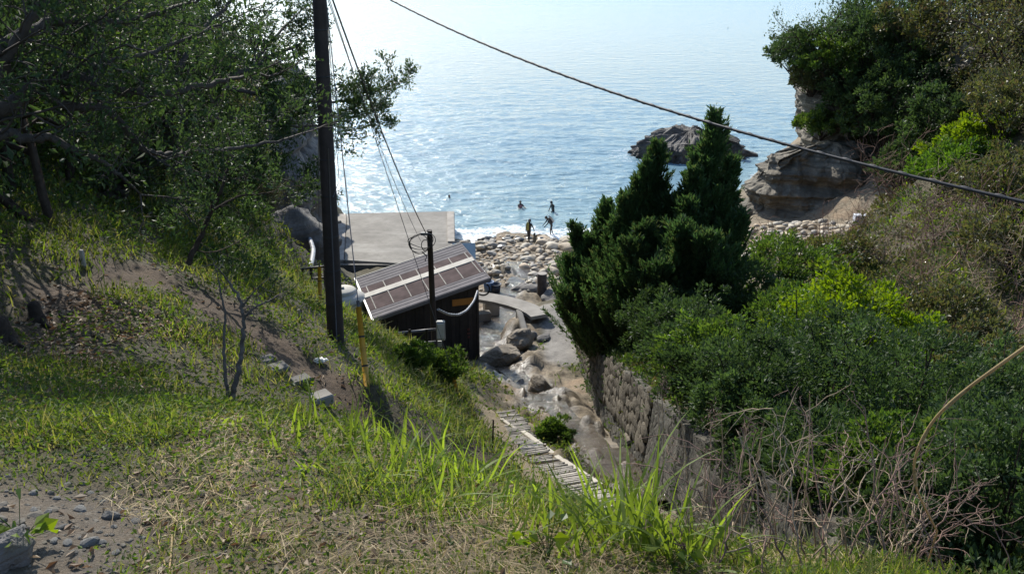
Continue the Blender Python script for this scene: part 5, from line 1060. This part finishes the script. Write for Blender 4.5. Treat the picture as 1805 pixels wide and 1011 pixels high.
# --- Hollywood junipers: several twisting spires of upswept sprays
def juniper(name, label, base, spires, seed):
    R = np.random.RandomState(seed); base = np.array(base, float); o = empty(name, base, label, 'conifer', 'conifers above the retaining wall'); wood = Geo(); gf = Geo()
    for tip, rmax, lo in spires:
        tip = np.array(tip, float); foot = base + (tip - base) * np.array([.25, .25, 0]) + [0, 0, -.2]; hgt = tip[2] - foot[2]
        t = np.linspace(0, 1, 14); ax = foot + (tip - foot) * np.stack([t ** 1.3, t ** 1.3, t], -1) + np.stack([.10 * np.sin(t * 9 + seed), .10 * np.cos(t * 7), 0 * t], -1) * (1 - t)[:, None]
        wood.tube(off(o, ax), np.linspace(.11, .012, 14), 7)
        nb_ = int(22 + 36 * hgt)
        for k in range(nb_):
            h = lo + (1 - lo) * (k + R.rand()) / nb_; i = h * 13; p = np.array([np.interp(i, np.arange(14), ax[:, c]) for c in range(3)])
            prof = rmax * (np.interp(h, [0, .15, .4, .7, .9, 1], [1.15, 1.5, 1.15, .58, .26, .05])) * R.uniform(.35, 1.5)
            a = R.uniform(0, 6.28); d = np.array([math.cos(a), math.sin(a), R.uniform(.5, 1.1)]); L = prof * 1.15 + .10
            q = np.linspace(0, 1, 5)[:, None]; d[2] *= .6; br = p + d * q * L * [.9, .9, .5] + np.array([0, 0, 1]) * q ** 2 * L * R.uniform(.45, 1.15)
            wood.tube(off(o, br), np.linspace(.018, .005, 5), 3, False)
            m = int(24 + 95 * L); tt = R.uniform(.12, 1.0, m); c = np.stack([np.interp(tt, q[:, 0], br[:, j]) for j in range(3)], -1) + R.normal(size=(m, 3)) * .085 * (1.12 - tt[:, None] ** 2)
            dv = np.array([d[0] * .45, d[1] * .45, 1.0]) + R.normal(size=(m, 3)) * .38
            leaves(gf, off(o, c), dv, R.uniform(.09, .24, m), .26, R, .3)
    obj('trunk', wood, M['bark'], o, True, kind='stuff'); obj('crown', gf, M['needle'], o, False, kind='stuff')
juniper('conifer', 'tallest dark conifer with a sharp spire rising over the overhead cable', (5.7, 25.6, 8.2), [(at(1263, 204, 26), .85, .12), (at(1292, 285, 26.4), .7, .15), (at(1225, 305, 26), .75, .12), (at(1305, 380, 25.5), .7, .1), (at(1200, 400, 24.6), 1.0, .0), (at(1250, 420, 24.2), 1.1, .0), (at(1215, 360, 25.6), .9, .05), (at(1240, 260, 26.4), .6, .2)], 1)
juniper('conifer', 'middle dark conifer with two pointed spires beside the tallest one', (4.5, 27.2, 7.5), [(at(1160, 258, 27), .8, .12), (at(1128, 318, 27.3), .75, .12), (at(1100, 350, 27.5), .75, .1), (at(1185, 350, 27), .7, .1), (at(1110, 430, 25.8), 1.1, .0), (at(1165, 470, 24.6), 1.1, .0), (at(1140, 400, 26.0), 1.0, .0), (at(1142, 290, 27), .6, .2)], 2)
juniper('conifer', 'shortest dark conifer at the end of the retaining wall next to the beach', (3.75, 28.9, 7.0), [(at(1070, 362, 29), .75, .1), (at(1040, 420, 29.3), .75, .08), (at(1014, 402, 29.8), .55, .1), (at(1000, 455, 29.4), .65, .05), (at(1050, 480, 28), 1.0, .0), (at(1018, 510, 28.6), .85, .0), (at(1085, 500, 27), 1.1, .0), (at(1090, 400, 28), .9, .05), (at(990, 520, 28.8), .5, .0), (at(1130, 560, 25.6), 1.1, .0)], 3)

for k, (u, v, t, rp, mat, lab) in enumerate([(778, 672, 22.0, 38, 'leaf_mid', 'leafy bush at the foot of the slim service pole'), (725, 650, 19, 34, 'leaf_mid', 'pale green bush on the slope left of the service pole bush'), (975, 775, 22.4, 26, 'leaf_mid', 'small bush on the stream edge beside the slatted walkway')]):
    p = pg(u, v, 10); r = rp * t / FPX; shrub('bush', lab, (p[0], p[1], p[2] + r * .25), (r, r, r), 90, 40, .10, mat, 440 + k, wr=.4, group='bushes round the hut and walkway')
GB = 'dark bushes crowding the top of the retaining wall'
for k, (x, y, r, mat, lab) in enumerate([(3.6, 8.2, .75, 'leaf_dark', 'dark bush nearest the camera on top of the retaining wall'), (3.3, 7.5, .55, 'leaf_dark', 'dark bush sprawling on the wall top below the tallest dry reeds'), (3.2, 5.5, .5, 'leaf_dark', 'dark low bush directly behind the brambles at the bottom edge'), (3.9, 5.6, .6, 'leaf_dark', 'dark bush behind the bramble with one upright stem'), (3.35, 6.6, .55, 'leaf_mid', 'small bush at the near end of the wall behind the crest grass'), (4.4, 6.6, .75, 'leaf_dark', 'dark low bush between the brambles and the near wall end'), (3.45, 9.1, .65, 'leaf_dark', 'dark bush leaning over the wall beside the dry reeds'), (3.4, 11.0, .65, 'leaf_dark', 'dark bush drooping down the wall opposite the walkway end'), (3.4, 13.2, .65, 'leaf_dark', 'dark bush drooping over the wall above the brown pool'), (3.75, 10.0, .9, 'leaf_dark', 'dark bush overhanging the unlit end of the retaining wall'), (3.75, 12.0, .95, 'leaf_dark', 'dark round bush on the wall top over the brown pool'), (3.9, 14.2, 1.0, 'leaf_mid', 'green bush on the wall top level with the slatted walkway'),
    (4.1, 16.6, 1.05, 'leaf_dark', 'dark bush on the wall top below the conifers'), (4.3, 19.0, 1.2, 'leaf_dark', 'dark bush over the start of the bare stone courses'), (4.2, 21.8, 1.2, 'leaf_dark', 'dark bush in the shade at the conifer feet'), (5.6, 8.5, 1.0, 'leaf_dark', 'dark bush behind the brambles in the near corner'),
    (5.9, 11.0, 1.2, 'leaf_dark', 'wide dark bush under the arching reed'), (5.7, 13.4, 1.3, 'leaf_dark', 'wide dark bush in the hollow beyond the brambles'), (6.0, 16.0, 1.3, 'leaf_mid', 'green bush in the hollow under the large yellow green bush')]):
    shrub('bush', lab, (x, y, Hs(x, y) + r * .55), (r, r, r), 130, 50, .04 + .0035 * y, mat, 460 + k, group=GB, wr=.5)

# --- bare brown thickets on the hillside across the stream
def thicket_proto(seed, stems, h, mat, kids=(5, 4), leaf=None, leafL=.1, per=3):
    R = np.random.RandomState(seed); o = empty('bare_bush', (0, 0, 0), '', 'bush'); g = Geo(); tw = []
    for k in range(stems):
        a = R.uniform(0, 6.28); grow(g, (R.normal() * .25, R.normal() * .25, -.1), (math.cos(a) * R.uniform(.2, .8), math.sin(a) * R.uniform(.2, .8), 1), h * R.uniform(.5, 1.0), .022 * h / 2, 0, R, tw, kids, .25, .03, .9, .62, 4, .006, .25)
    obj('branches', g, M[mat], o, True, kind='stuff')
    if leaf: obj('leaves', twig_leaves(Geo(), tw, per, leafL, .55, R, .08), M[leaf], o, False, kind='stuff')
    return o
tA = thicket_proto(61, 9, 2.4, 'twig'); tB = thicket_proto(62, 8, 2.2, 'twig_pale', (5, 4)); tC = thicket_proto(63, 8, 2.3, 'twig', (5, 4), 'leaf_lime', .11, 2)
for k, (pr_, u, v, s, lab) in enumerate([
    (tA, 1345, 460, 1.1, 'leafless brown bush beside the conifer, in front of the far beach'), (tA, 1440, 450, 1.15, 'leafless brown bush in front of the white crate'), (tB, 1560, 470, 1.2, 'pale leafless bush right of the crates'), (tC, 1640, 440, 1.2, 'bare bush with a few yellow green leaves on the slope'),
    (tA, 1700, 470, 1.25, 'dense leafless brown thicket in the middle of the slope'), (tB, 1760, 520, 1.1, 'pale tangled leafless bush at the picture edge of the slope'), (tA, 1620, 520, 1.05, 'leafless brown bush above the large yellow green bush'), (tA, 1780, 620, .95, 'leafless red brown bush under the arching reed tip'),
    (tC, 1735, 410, 1.2, 'half leafless bush under the overhead cable'), (tB, 1680, 570, .9, 'pale twigs poking out of the olive bush'), (tA, 1500, 420, 1.1, 'low leafless bush at the edge of the far boulders'), (tC, 1790, 470, 1.1, 'half bare bush at the far picture edge of the slope'),
    (tA, 1580, 350, 1.5, 'leafless trees tangle at the gorge mouth'), (tB, 1650, 380, 1.4, 'pale straggly bush on the slope below the gorge')]):
    p = pg(u, v, 14); plant(pr_, p[0], p[1], s, k * 1.9, lab, 'leafless thicket on the slope across the stream', -.1)

# --- undergrowth: one mass on each hillside
def undergrowth(n, sampler, per, rmin, rmax, Lf, mats, seed, hgt=.7, up=.4):
    R = np.random.RandomState(seed); x, y = sampler(R, n); z = H(x, y); G_ = [Geo() for _ in mats]; which = R.randint(0, len(mats), len(x)); which = np.where(vnoise(xyz(x * .25, y * .25), seed) > .1, which, 0)
    for m in range(len(mats)):
        k = np.where(which == m)[0]
        if not len(k): continue
        r = R.uniform(rmin, rmax, len(k)); idx = np.repeat(np.arange(len(k)), per); u_ = unit(R.normal(size=(len(idx), 3))); u_[:, 2] = np.abs(u_[:, 2])
        c = np.stack([x[k], y[k], z[k]], -1)[idx] + u_ * r[idx][:, None] * [1, 1, hgt] * R.rand(len(idx), 1) ** .35
        L = Lf(np.hypot(x[k], y[k]))[idx] * R.uniform(.6, 1.3, len(idx))
        leaves(G_[m], c, u_ * .7 + R.normal(size=c.shape) * .5 + [0, 0, up], L, .5, R)
    for m, mat in enumerate(mats):
        if G_[m].n: obj('undergrowth', G_[m], M[mat], None, False, kind='stuff')
def smp_left(R, n):
    y = np.sqrt(R.uniform(11 ** 2, 62 ** 2, n)); x = -y * R.uniform(.30, .66, n)
    ok = (polydist(x, y, TRAIL) > .9) & (H0(x, y) > 3.5) & ~((x > -8) & (y < 15)); return x[ok], y[ok]
undergrowth(2600, smp_left, 34, .25, .75, lambda d: .05 + .0035 * d, ['leaf_dark', 'leaf_mid', 'leaf_olive'], 71, 1.0)
def smp_right(R, n):
    y = np.sqrt(R.uniform(24 ** 2, 80 ** 2, n)); x = y * R.uniform(.36, .68, n); ok = H0(x, y) > np.where(y > 46, 4.4, 4.0); return x[ok], y[ok]
undergrowth(1900, smp_right, 30, .35, 1.0, lambda d: .05 + .0035 * d, ['leaf_olive', 'leaf_mid', 'leaf_dark', 'leaf_lime'], 73, .8)
def smp_bank(R, n):
    y = R.uniform(4.2, 36, n); x = np.where(R.rand(n) < .35, R.uniform(3.0, 3.7, n), R.uniform(3.2, 3.3 + .45 * y, n)); ok = (H0(x, y) > 4); return x[ok], y[ok]
undergrowth(2300, smp_bank, 26, .15, .45, lambda d: .04 + .0032 * d, ['leaf_dark', 'leaf_mid', 'leaf_olive'], 75, .8)

# --- ground cover: herbs and grass on the slopes near the camera
def polar(R, n, r0, r1, a0=-.72, a1=.72):
    r = np.exp(R.uniform(math.log(r0), math.log(r1), n)); a = R.uniform(a0, a1, n); return r * np.sin(a), r * np.cos(a)
def green_ok(x, y, R, soft=1.0):
    tr, gr, rk, pv, wk_ = soil_masks(x, y); m = np.maximum.reduce([tr, gr, rk, pv, wk_ * .85]); z = H0(x, y)
    bank = sstep(5.2, 6.2, y) * sstep(11.5, 10, y) * sstep(-2.6, -3.4, x) * sstep(-.2, .35, fbm(xyz(x * .6, y * .6), 3, 96)); m = np.maximum(m, .5 * bank)
    inwall = (x > 2.6) & (x < 3.45) & (y > 5)
    hutm = (np.abs((x + 3.4) * .952 + (y - 34.5) * .307) < 2.7) & (np.abs(-(x + 3.4) * .307 + (y - 34.5) * .952) < 2.7)
    return (R.rand(len(x)) > m) & (z > 2.6) & ~inwall & ~hutm & ~((y > 36) & (x > -6))
R = np.random.RandomState(81); x, y = polar(R, 200000, 1.9, 46); k = green_ok(x, y, R) & (R.rand(len(x)) < .35 + .65 * sstep(-.3, .35, fbm(xyz(x * .8, y * .8), 3, 82))) & (R.rand(len(x)) < .25 + .75 * sstep(3.0, 6.0, np.hypot(x, y))); x, y = x[k], y[k]; d = np.hypot(x, y)
c = np.stack([x, y, H(x, y) + R.uniform(.0, .10, len(x)) * (1 + d * .05)], -1); L = (.007 + .0046 * d) * R.uniform(.6, 1.4, len(x))
obj('ground_cover', leaves(Geo(), c, R.normal(size=c.shape) * [1, 1, .5] + [0, 0, .5], L, .6, R), M['herb'], None, False, kind='stuff')
def blades(g, base, d, L, w, R, seg=3, bend=.6):
    n = len(base); az = R.uniform(0, 6.28, n); side = np.stack([np.cos(az), np.sin(az), 0 * az], -1); fw = np.stack([-np.sin(az), np.cos(az), 0 * az], -1) * R.choice([-1, 1], n)[:, None]
    b = bend * R.uniform(.2, 1.4, n)[:, None]; rows = []
    for q in range(seg + 1):
        t = q / seg; p = base + (d * t + fw * b * t ** 2 * .8 - np.array([0, 0, 1]) * (b * .55) * t ** 2.4) * L[:, None]; ww = (w * (1 - t ** 1.6) * (.7 + .6 * min(t * 3, 1)))[:, None] * side * .5
        if q < seg: rows += [p - ww, p + ww]
        else: rows += [p]
    v = np.stack(rows, 1); m = v.shape[1]; i = np.arange(n)[:, None] * m; f4 = [[2 * q, 2 * q + 1, 2 * q + 3, 2 * q + 2] for q in range(seg - 1)]; tip = [[2 * seg - 2, 2 * seg - 1, 2 * seg]]
    g.add(v.reshape(-1, 3), np.concatenate([i + np.array(f) for f in tip])); b0 = g.n - n * m
    if f4: g.f4.append(np.concatenate([i + np.array(f) for f in f4]) + b0)
    return g
R = np.random.RandomState(83); x, y = polar(R, 190000, 1.7, 40)
tuft = sstep(-.25, .45, fbm(xyz(x * 1.5, y * 1.5), 3, 84)); k = green_ok(x, y, R) & (R.rand(len(x)) < (.22 + .78 * tuft) * (1 - .45 * sstep(5.4, 4.4, y) * sstep(-1.5, -.6, x))); x, y, tuft = x[k], y[k], tuft[k]; d = np.hypot(x, y)
L = (.080 + .0095 * np.minimum(d, 30)) * R.uniform(.5, 1.6, len(x)) * (.6 + .7 * tuft); w = .0032 + .0011 * d
obj('grass', blades(Geo(), np.stack([x, y, H(x, y) - .01], -1), unit(R.normal(size=(len(x), 3)) * .35 + [0, 0, 1]), L, w, R, 3), M['grass'], None, False, kind='stuff')
R = np.random.RandomState(92); x, y = polar(R, 60000, 1.7, 6.5); k = green_ok(x, y, R) & (R.rand(len(x)) < .3 + .7 * sstep(-.4, .4, fbm(xyz(x * 2.2, y * 2.2), 3, 93))); x, y = x[k], y[k]
obj('turf', blades(Geo(), np.stack([x, y, H(x, y) - .005], -1), unit(R.normal(size=(len(x), 3)) * .7 + [0, 0, .8]), R.uniform(.025, .075, len(x)), R.uniform(.0022, .0045, len(x)), R, 2, .6), M['grass'], None, False, kind='stuff')
# long grass on the slope round the pole and above the hut
R = np.random.RandomState(85); n = 26000; y = R.uniform(14, 33, n); x = R.uniform(-9, -.2, n) + (y - 22) * -.05
k = (x > -.34 * y - 1.5) & green_ok(x, y, R) & (R.rand(n) < sstep(-.2, .4, fbm(xyz(x * .7, y * .7), 3, 86))) & (polydist(x, y, STEPS) > .7); x, y = x[k], y[k]
obj('long_grass', blades(Geo(), np.stack([x, y, H(x, y) - .02], -1), unit(R.normal(size=(len(x), 3)) * .4 + [0, 0, 1]), R.uniform(.18, .52, len(x)), R.uniform(.013, .027, len(x)), R, 4, .8), M['grass'], None, False, kind='stuff')
# dry straw lying on the crest
R = np.random.RandomState(87); n = 26000; x = R.uniform(-1.7, 2.8, n); y = R.uniform(2.0, 5.2, n); k = (fbm(xyz(x * 1.2, y * 1.2), 3, 88) + .35 * sstep(-.5, .7, x) > .05) & (R.rand(n) < .8); x, y = x[k], y[k]
obj('dry_straw', blades(Geo(), np.stack([x, y, H(x, y) + R.uniform(.0, .05, len(x))], -1), unit(R.normal(size=(len(x), 3)) * [1, 1, .22] + [0, 0, .1]), R.uniform(.04, .19, len(x)), R.uniform(.0018, .0042, len(x)), R, 3, .9), M['straw'], None, False, kind='stuff')
R = np.random.RandomState(89); x, y = polar(R, 5200, 1.8, 22); x = np.concatenate([x, R.uniform(-7, -2.8, 6000)]); y = np.concatenate([y, R.uniform(5.5, 11.5, 6000)]); k = R.rand(len(x)) < sstep(-.3, .4, fbm(xyz(x * .9, y * .9), 3, 90)); x, y = x[k], y[k]
obj('fallen_leaves', leaves(Geo(), np.stack([x, y, H(x, y) + .02], -1), R.normal(size=(len(x), 3)) * [1, 1, .15], .03 + .006 * np.hypot(x, y) * R.uniform(.5, 1.3, len(x)), .5, R, .4), M['litter_leaf'], None, False, kind='stuff')

# tall broad grass tufts along the crest: each tuft a plant of its own
def tuft_plant(name, p, label, n, Lr, w, seed, group, mat='grass_tall', spread=.05, bend=.9, cat='grass tuft', tilt=.35):
    R = np.random.RandomState(seed); o = empty(name, p, label, cat, group)
    b = R.normal(size=(n, 3)) * [spread, spread, 0]
    for q in range(n):
        bl = blades(Geo(), b[q:q + 1], unit(R.normal(size=(1, 3)) * tilt + [0, 0, 1]), np.array([R.uniform(*Lr)]), np.array([w * R.uniform(.7, 1.2)]), R, 7, bend)
        obj('leaf', bl, M[mat], o, False)
TG = 'tall green grass tufts along the crest'; TL = 'tuft of bright green grass among its neighbours along the crest'
for k, (u, v, n, a, b, lab) in enumerate([
    (545, 770, 9, .18, .34, 'arching blue green grass tuft nearest the sunlit step'), (590, 790, 7, .14, .26, None), (640, 800, 10, .16, .32, None), (620, 770, 8, .2, .36, None), (680, 830, 6, .15, .28, None), (710, 830, 9, .14, .26, None), (740, 845, 8, .14, .26, None), (765, 850, 6, .14, .24, None),
    (800, 850, 10, .20, .38, None), (830, 860, 9, .18, .36, 'tuft of long drooping grass straight below the yellow guy wire guard'), (870, 880, 6, .14, .26, None), (920, 905, 6, .14, .24, None), (985, 928, 6, .12, .20, None), (1020, 942, 6, .14, .24, None),
    (1060, 950, 9, .22, .42, None), (1095, 960, 12, .26, .50, 'largest fan of long arching grass in front of the slatted walkway'), (1130, 975, 10, .24, .46, None), (1170, 985, 9, .22, .42, None), (1210, 1000, 9, .2, .40, None), (1245, 1005, 7, .18, .34, None), (1670, 1010, 13, .20, .40, 'bright arching grass tuft in the near corner by the olive bush'), (1720, 1015, 8, .18, .34, None),
    (300, 740, 6, .06, .14, None), (350, 755, 7, .07, .15, None), (420, 760, 8, .08, .16, None), (470, 770, 8, .1, .2, None), (500, 790, 7, .1, .18, None), (100, 745, 6, .06, .12, None), (160, 750, 7, .07, .14, None), (220, 745, 6, .06, .14, None), (560, 830, 7, .1, .18, None), (640, 850, 7, .1, .18, None), (1000, 980, 8, .12, .24, None), (900, 960, 7, .1, .2, None), (770, 900, 7, .1, .2, None), (660, 775, 8, .2, .36, None), (700, 795, 8, .18, .34, None), (735, 805, 8, .2, .36, None), (775, 820, 8, .18, .34, None), (850, 858, 7, .2, .38, None), (960, 905, 6, .14, .24, None), (1045, 935, 7, .18, .34, None), (1085, 940, 9, .22, .42, None), (1120, 955, 9, .22, .42, None), (1155, 970, 9, .22, .42, None), (1195, 980, 9, .2, .40, None), (1110, 985, 8, .2, .36, None), (1065, 975, 8, .18, .32, None), (840, 905, 7, .14, .26, None), (950, 950, 7, .14, .24, None), (700, 870, 7, .12, .22, None)]):
    p = pg(u, v, 1.6, 7.5); tuft_plant('grass_tuft', p - [0, 0, .015], lab or TL, n + 3, (a * 1.35, b * 1.5), .016, 500 + k, TG, bend=.55, tilt=.28)
# low broad leaved weeds near the bottom edge
for k, (u, v, lab) in enumerate([(1180, 1000, 'low weed with wide yellow green leaves at the bottom edge'), (1270, 985, 'leafy weed with one big dull leaf at the foot of the crest grass'), (1390, 975, 'bright green three leaved weed under the brambles'), (40, 962, 'broad green leaf plant beside the blue grey stone'), (530, 690, 'leafy weed beside the sunlit concrete step'), (965, 990, 'small weed in the straw at the bottom edge')]):
    p = pg(u, v, 1.6, 9); R = np.random.RandomState(600 + k); o = empty('weed', p, lab, 'weed', 'broad leaved weeds'); n = 16; st_ = Geo()
    for q in range(n):
        h = R.uniform(.03, .17); a = R.uniform(0, 6.28); rr2 = R.uniform(.02, .12); tip = np.array([math.cos(a) * rr2, math.sin(a) * rr2, h])
        st_.tube([[0, 0, -.01], tip * [.4, .4, .6], tip], .0018, 3, False); obj('leaf', leaves(Geo(), tip[None], np.array([[math.cos(a), math.sin(a), .25]]), R.uniform(.035, .075), .85, R, .15), M['leaf_lime' if q % 3 else 'leaf_mid'], o, False)
    obj('stems', st_, M['leaf_mid'], o, True, kind='stuff')
# large dry curled leaves and sticks on the ground
for k, (u, v, L, lab) in enumerate([(305, 800, .075, 'grey curled dry leaf standing in the grass above the gravel'), (398, 955, .09, 'big tan dry leaf lying beside the dry stalks'), (460, 950, .085, 'second tan dry leaf right of the big one'), (545, 930, .05, 'pale dry leaf in the straw'), (620, 800, .05, 'bleached leaf caught in the tall grass')]):
    p = pg(u, v, 1.6, 8); R = np.random.RandomState(640 + k); t = np.linspace(-1, 1, 9); s2 = np.linspace(0, 1, 9); V = []
    for a in s2:
        for b in t: ww = .32 * math.sin(math.pi * min(a * .9 + .06, 1)) ** .8; V.append([(a - .5) * L, b * ww * L, L * (.35 * b * b * (.3 + .7 * a) + .12 * math.sin(a * 5 + k) + .05)])
    f = [[i * 9 + j, i * 9 + j + 1, i * 9 + j + 10, i * 9 + j + 9] for i in range(8) for j in range(8)]
    o = obj('dry_leaf', Geo().add(V, f), M['litter_leaf'], None, True, label=lab, cat='leaf', group='big dry leaves on the ground'); o.location = p + [0, 0, .012]; o.rotation_euler = (.1 * k, .2, k * 1.1 + .6)
for k, (pix, r, lab) in enumerate([([(318, 880), (305, 935), (302, 985), (298, 1020)], .0055, 'long pale dry stalk lying on the edge of the gravel'), ([(285, 920), (280, 960), (292, 1000)], .0035, 'short dry stalk beside the long pale one'), ([(345, 870), (372, 835), (380, 830)], .003, 'thin dry stem in the grass over the gravel'), ([(0, 748), (20, 752), (44, 755)], .006, 'pale stick poking in at the picture edge')]):
    p = np.array([pg(u, v, 1.5, 8) + [0, 0, .012] for u, v in pix]); obj('dry_stalk', Geo().tube(p, np.linspace(r, r * .6, len(p)), 6), M['straw'], None, True, label=lab, cat='stalk', group='dry stalks on the ground')

# --- arching reed, dry plumes and dead brambles on the steep bank
q = np.array([at(*a) for a in [(1652, 935, 3.6), (1636, 905, 3.55), (1616, 865, 3.5), (1610, 835, 3.45), (1612, 805, 3.4), (1626, 770, 3.35), (1648, 735, 3.3), (1690, 695, 3.2), (1745, 655, 3.1), (1830, 595, 3.0)]])
tt = np.linspace(0, len(q) - 1, 50); q = np.stack([np.interp(tt, np.arange(len(q)), q[:, k]) for k in range(3)], -1)
for _ in range(8): q[1:-1] = (q[:-2] + 2 * q[1:-1] + q[2:]) / 4
q = np.vstack([[q[0] + [.03, .1, -.6]], q]); o = empty('arching_reed', q[0], 'long bent straw coloured reed stalk arching in from the picture edge', 'reed')
obj('stalk', Geo().tube(off(o, q), np.linspace(.004, .0065, len(q)), 8), M['straw'], o, True)
for i in (14, 26, 36): obj('sheath', Geo().tube(off(o, q[i:i + 6]) + [0, -.004, .002], [.0078, .008, .0078, .0072, .007, .006], 8), M['straw'], o, True)
RS = 'dry reed stalks on the bank above the wall'
for k, (u0, v0, u1, v1, t, pl_, lab) in enumerate([(1150, 860, 1157, 690, 7, 0, 'thin dry reed stalk standing just before the stone wall'), (1160, 870, 1163, 668, 7, 1, 'dry reed with a small drooping plume before the stone wall'), (1230, 880, 1250, 725, 5.5, 1, 'leaning dry reed with a feathery plume beside the dark wall end'), (1255, 870, 1270, 740, 5.6, 0, 'bare dry reed next to the feathery plume'),
    (1270, 900, 1312, 745, 5, 1, 'dry reed leaning over the bramble with a loose plume'), (1265, 930, 1345, 742, 4.6, 0, 'long dry reed leaning right over the brambles'), (1285, 940, 1340, 760, 4.6, 0, 'second long dry reed parallel to its neighbour'), (1210, 850, 1190, 700, 6, 0, 'slim dark stem before the pool'), (1300, 960, 1290, 780, 4.4, 0, 'straight dry reed rising in the middle of the low brambles'), (1390, 960, 1425, 690, 4.2, 0, 'long thin reed stalk against the dark bushes'), (1370, 950, 1330, 800, 4.4, 0, 'short dry reed leaning back toward the stream'), (1470, 970, 1560, 770, 4.2, 0, 'dry reed slanting across the bramble tangle'),
    (1440, 980, 1395, 790, 4.0, 0, 'dry reed slanting the other way over the brambles'), (1530, 980, 1625, 790, 4.0, 0, 'dry reed pointing at the bend of the arching reed'), (1215, 930, 1240, 790, 5.0, 1, 'dry reed with a small plume rising over the crest grass'), (1600, 960, 1560, 815, 3.9, 0, 'dry reed standing beneath the bend of the arching reed')]):
    R = np.random.RandomState(660 + k); a, b = at(u0, v0 + 60, t + .25), at(u1, v1, t); t_ = np.linspace(0, 1, 12)[:, None]; p = a * (1 - t_) + b * t_ + np.array([.04, 0, 0]) * np.sin(t_ * 3); p = np.vstack([[p[0] - [0, 0, .6]], p]); o = empty('dry_reed', p[0], lab, 'reed', RS)
    obj('stalk', Geo().tube(off(o, p), np.linspace(.0065, .003, len(p)), 5), M['twig_pale'], o, True)
    if pl_: c = off(o, p[-1]) + R.normal(size=(90, 3)) * [.025, .025, .06] + [.02, 0, -.03]; obj('plume', leaves(Geo(), c, R.normal(size=c.shape) * .5 + [.3, 0, -.3], R.uniform(.02, .05, 90), .15, R), M['twig'], o, False, kind='stuff')
def zigzag(g, p, d, L, r, R, lv):
    n = int(6 + L * 12); pts = [np.array(p, float)]; d = unit(np.array(d, float))
    for i in range(n): d = unit(d + R.normal(size=3) * .17 + [0, 0, -.008]); pts.append(pts[-1] + d * L / n)
    g.tube(pts, np.linspace(r, r * .4, n + 1), 5, False)
    for i in range(1, n):
        if lv and R.rand() < .42: zigzag(g, pts[i], unit(d + R.normal(size=3) * .9), L * R.uniform(.2, .5), r * .6, R, lv - 1)
        elif R.rand() < .6: tdir = unit(R.normal(size=3)); g.tube([pts[i], pts[i] + tdir * r * 3.2], [r * .5, r * .05], 3, False)
BR = 'dead brambles on the bank'
for k, (u, v, t, tips, lab) in enumerate([
    (1330, 1010, 3.6, [(1180, 835), (1300, 760), (1250, 800), (1360, 720), (1290, 850), (1400, 800)], 'dead bramble arching out over the stream bank with grey thorny stems'),
    (1430, 1000, 3.9, [(1440, 700), (1495, 770), (1380, 770), (1410, 700), (1520, 800), (1350, 900)], 'tall dead bramble whose stems stand up against the dark bushes'),
    (1500, 1015, 3.7, [(1505, 690), (1550, 800), (1610, 790), (1450, 850), (1580, 840), (1400, 900)], 'dead bramble with one straight upright stem in the middle of the thicket'),
    (1560, 1000, 4.0, [(1630, 830), (1680, 865), (1560, 830), (1640, 900), (1500, 870), (1590, 770)], 'pale dead bramble tangle below the bend of the arching reed'),
    (1620, 1020, 3.8, [(1720, 870), (1690, 900), (1560, 880), (1650, 940), (1750, 920)], 'dead bramble spreading under the olive bush in the near corner'),
    (1280, 1020, 3.4, [(1220, 900), (1300, 880), (1260, 940), (1350, 930), (1400, 960), (1200, 960)], 'low brown dead bramble beside the crest grass')]):
    R = np.random.RandomState(700 + k); b = pg(u, v + 40, 1.6, 9) if False else at(u, v, t); b[2] = min(b[2], Hs(b[0], b[1]) + .02) if b[2] > Hs(b[0], b[1]) - .3 else b[2]
    b = np.array([b[0], b[1], Hs(b[0], b[1])]); o = empty('dead_bramble', b, lab, 'bramble', BR)
    for j, (tu, tv) in enumerate(tips):
        tp = at(tu, tv, t + R.uniform(-.1, .5)); g = Geo(); a = b + R.normal(size=3) * [.12, .12, 0]; m = 14; t_ = np.linspace(0, 1, m)[:, None]; ct = (a + tp) / 2 + [0, 0, .18]
        p = (1 - t_) ** 2 * a + 2 * t_ * (1 - t_) * ct + t_ ** 2 * tp; p[1:-1] += R.normal(size=(m - 2, 3)) * .009; rr3 = np.linspace(.0050, .0016, m)
        g.tube(off(o, p), rr3, 5, False)
        for i in range(2, m):
            if R.rand() < .38: zigzag(g, off(o, p[i]), unit(p[min(i + 1, m - 1)] - p[i - 1]) + R.normal(size=3) * .7, R.uniform(.10, .38), .0026, R, 1)
            for _ in range(2): td = unit(R.normal(size=3)); g.tube([off(o, p[i]), off(o, p[i]) + td * .016], [.0025, .0003], 3, False)
        obj('stem', g, M['twig_pale' if (j + k) % 2 else 'twig'], o, True)
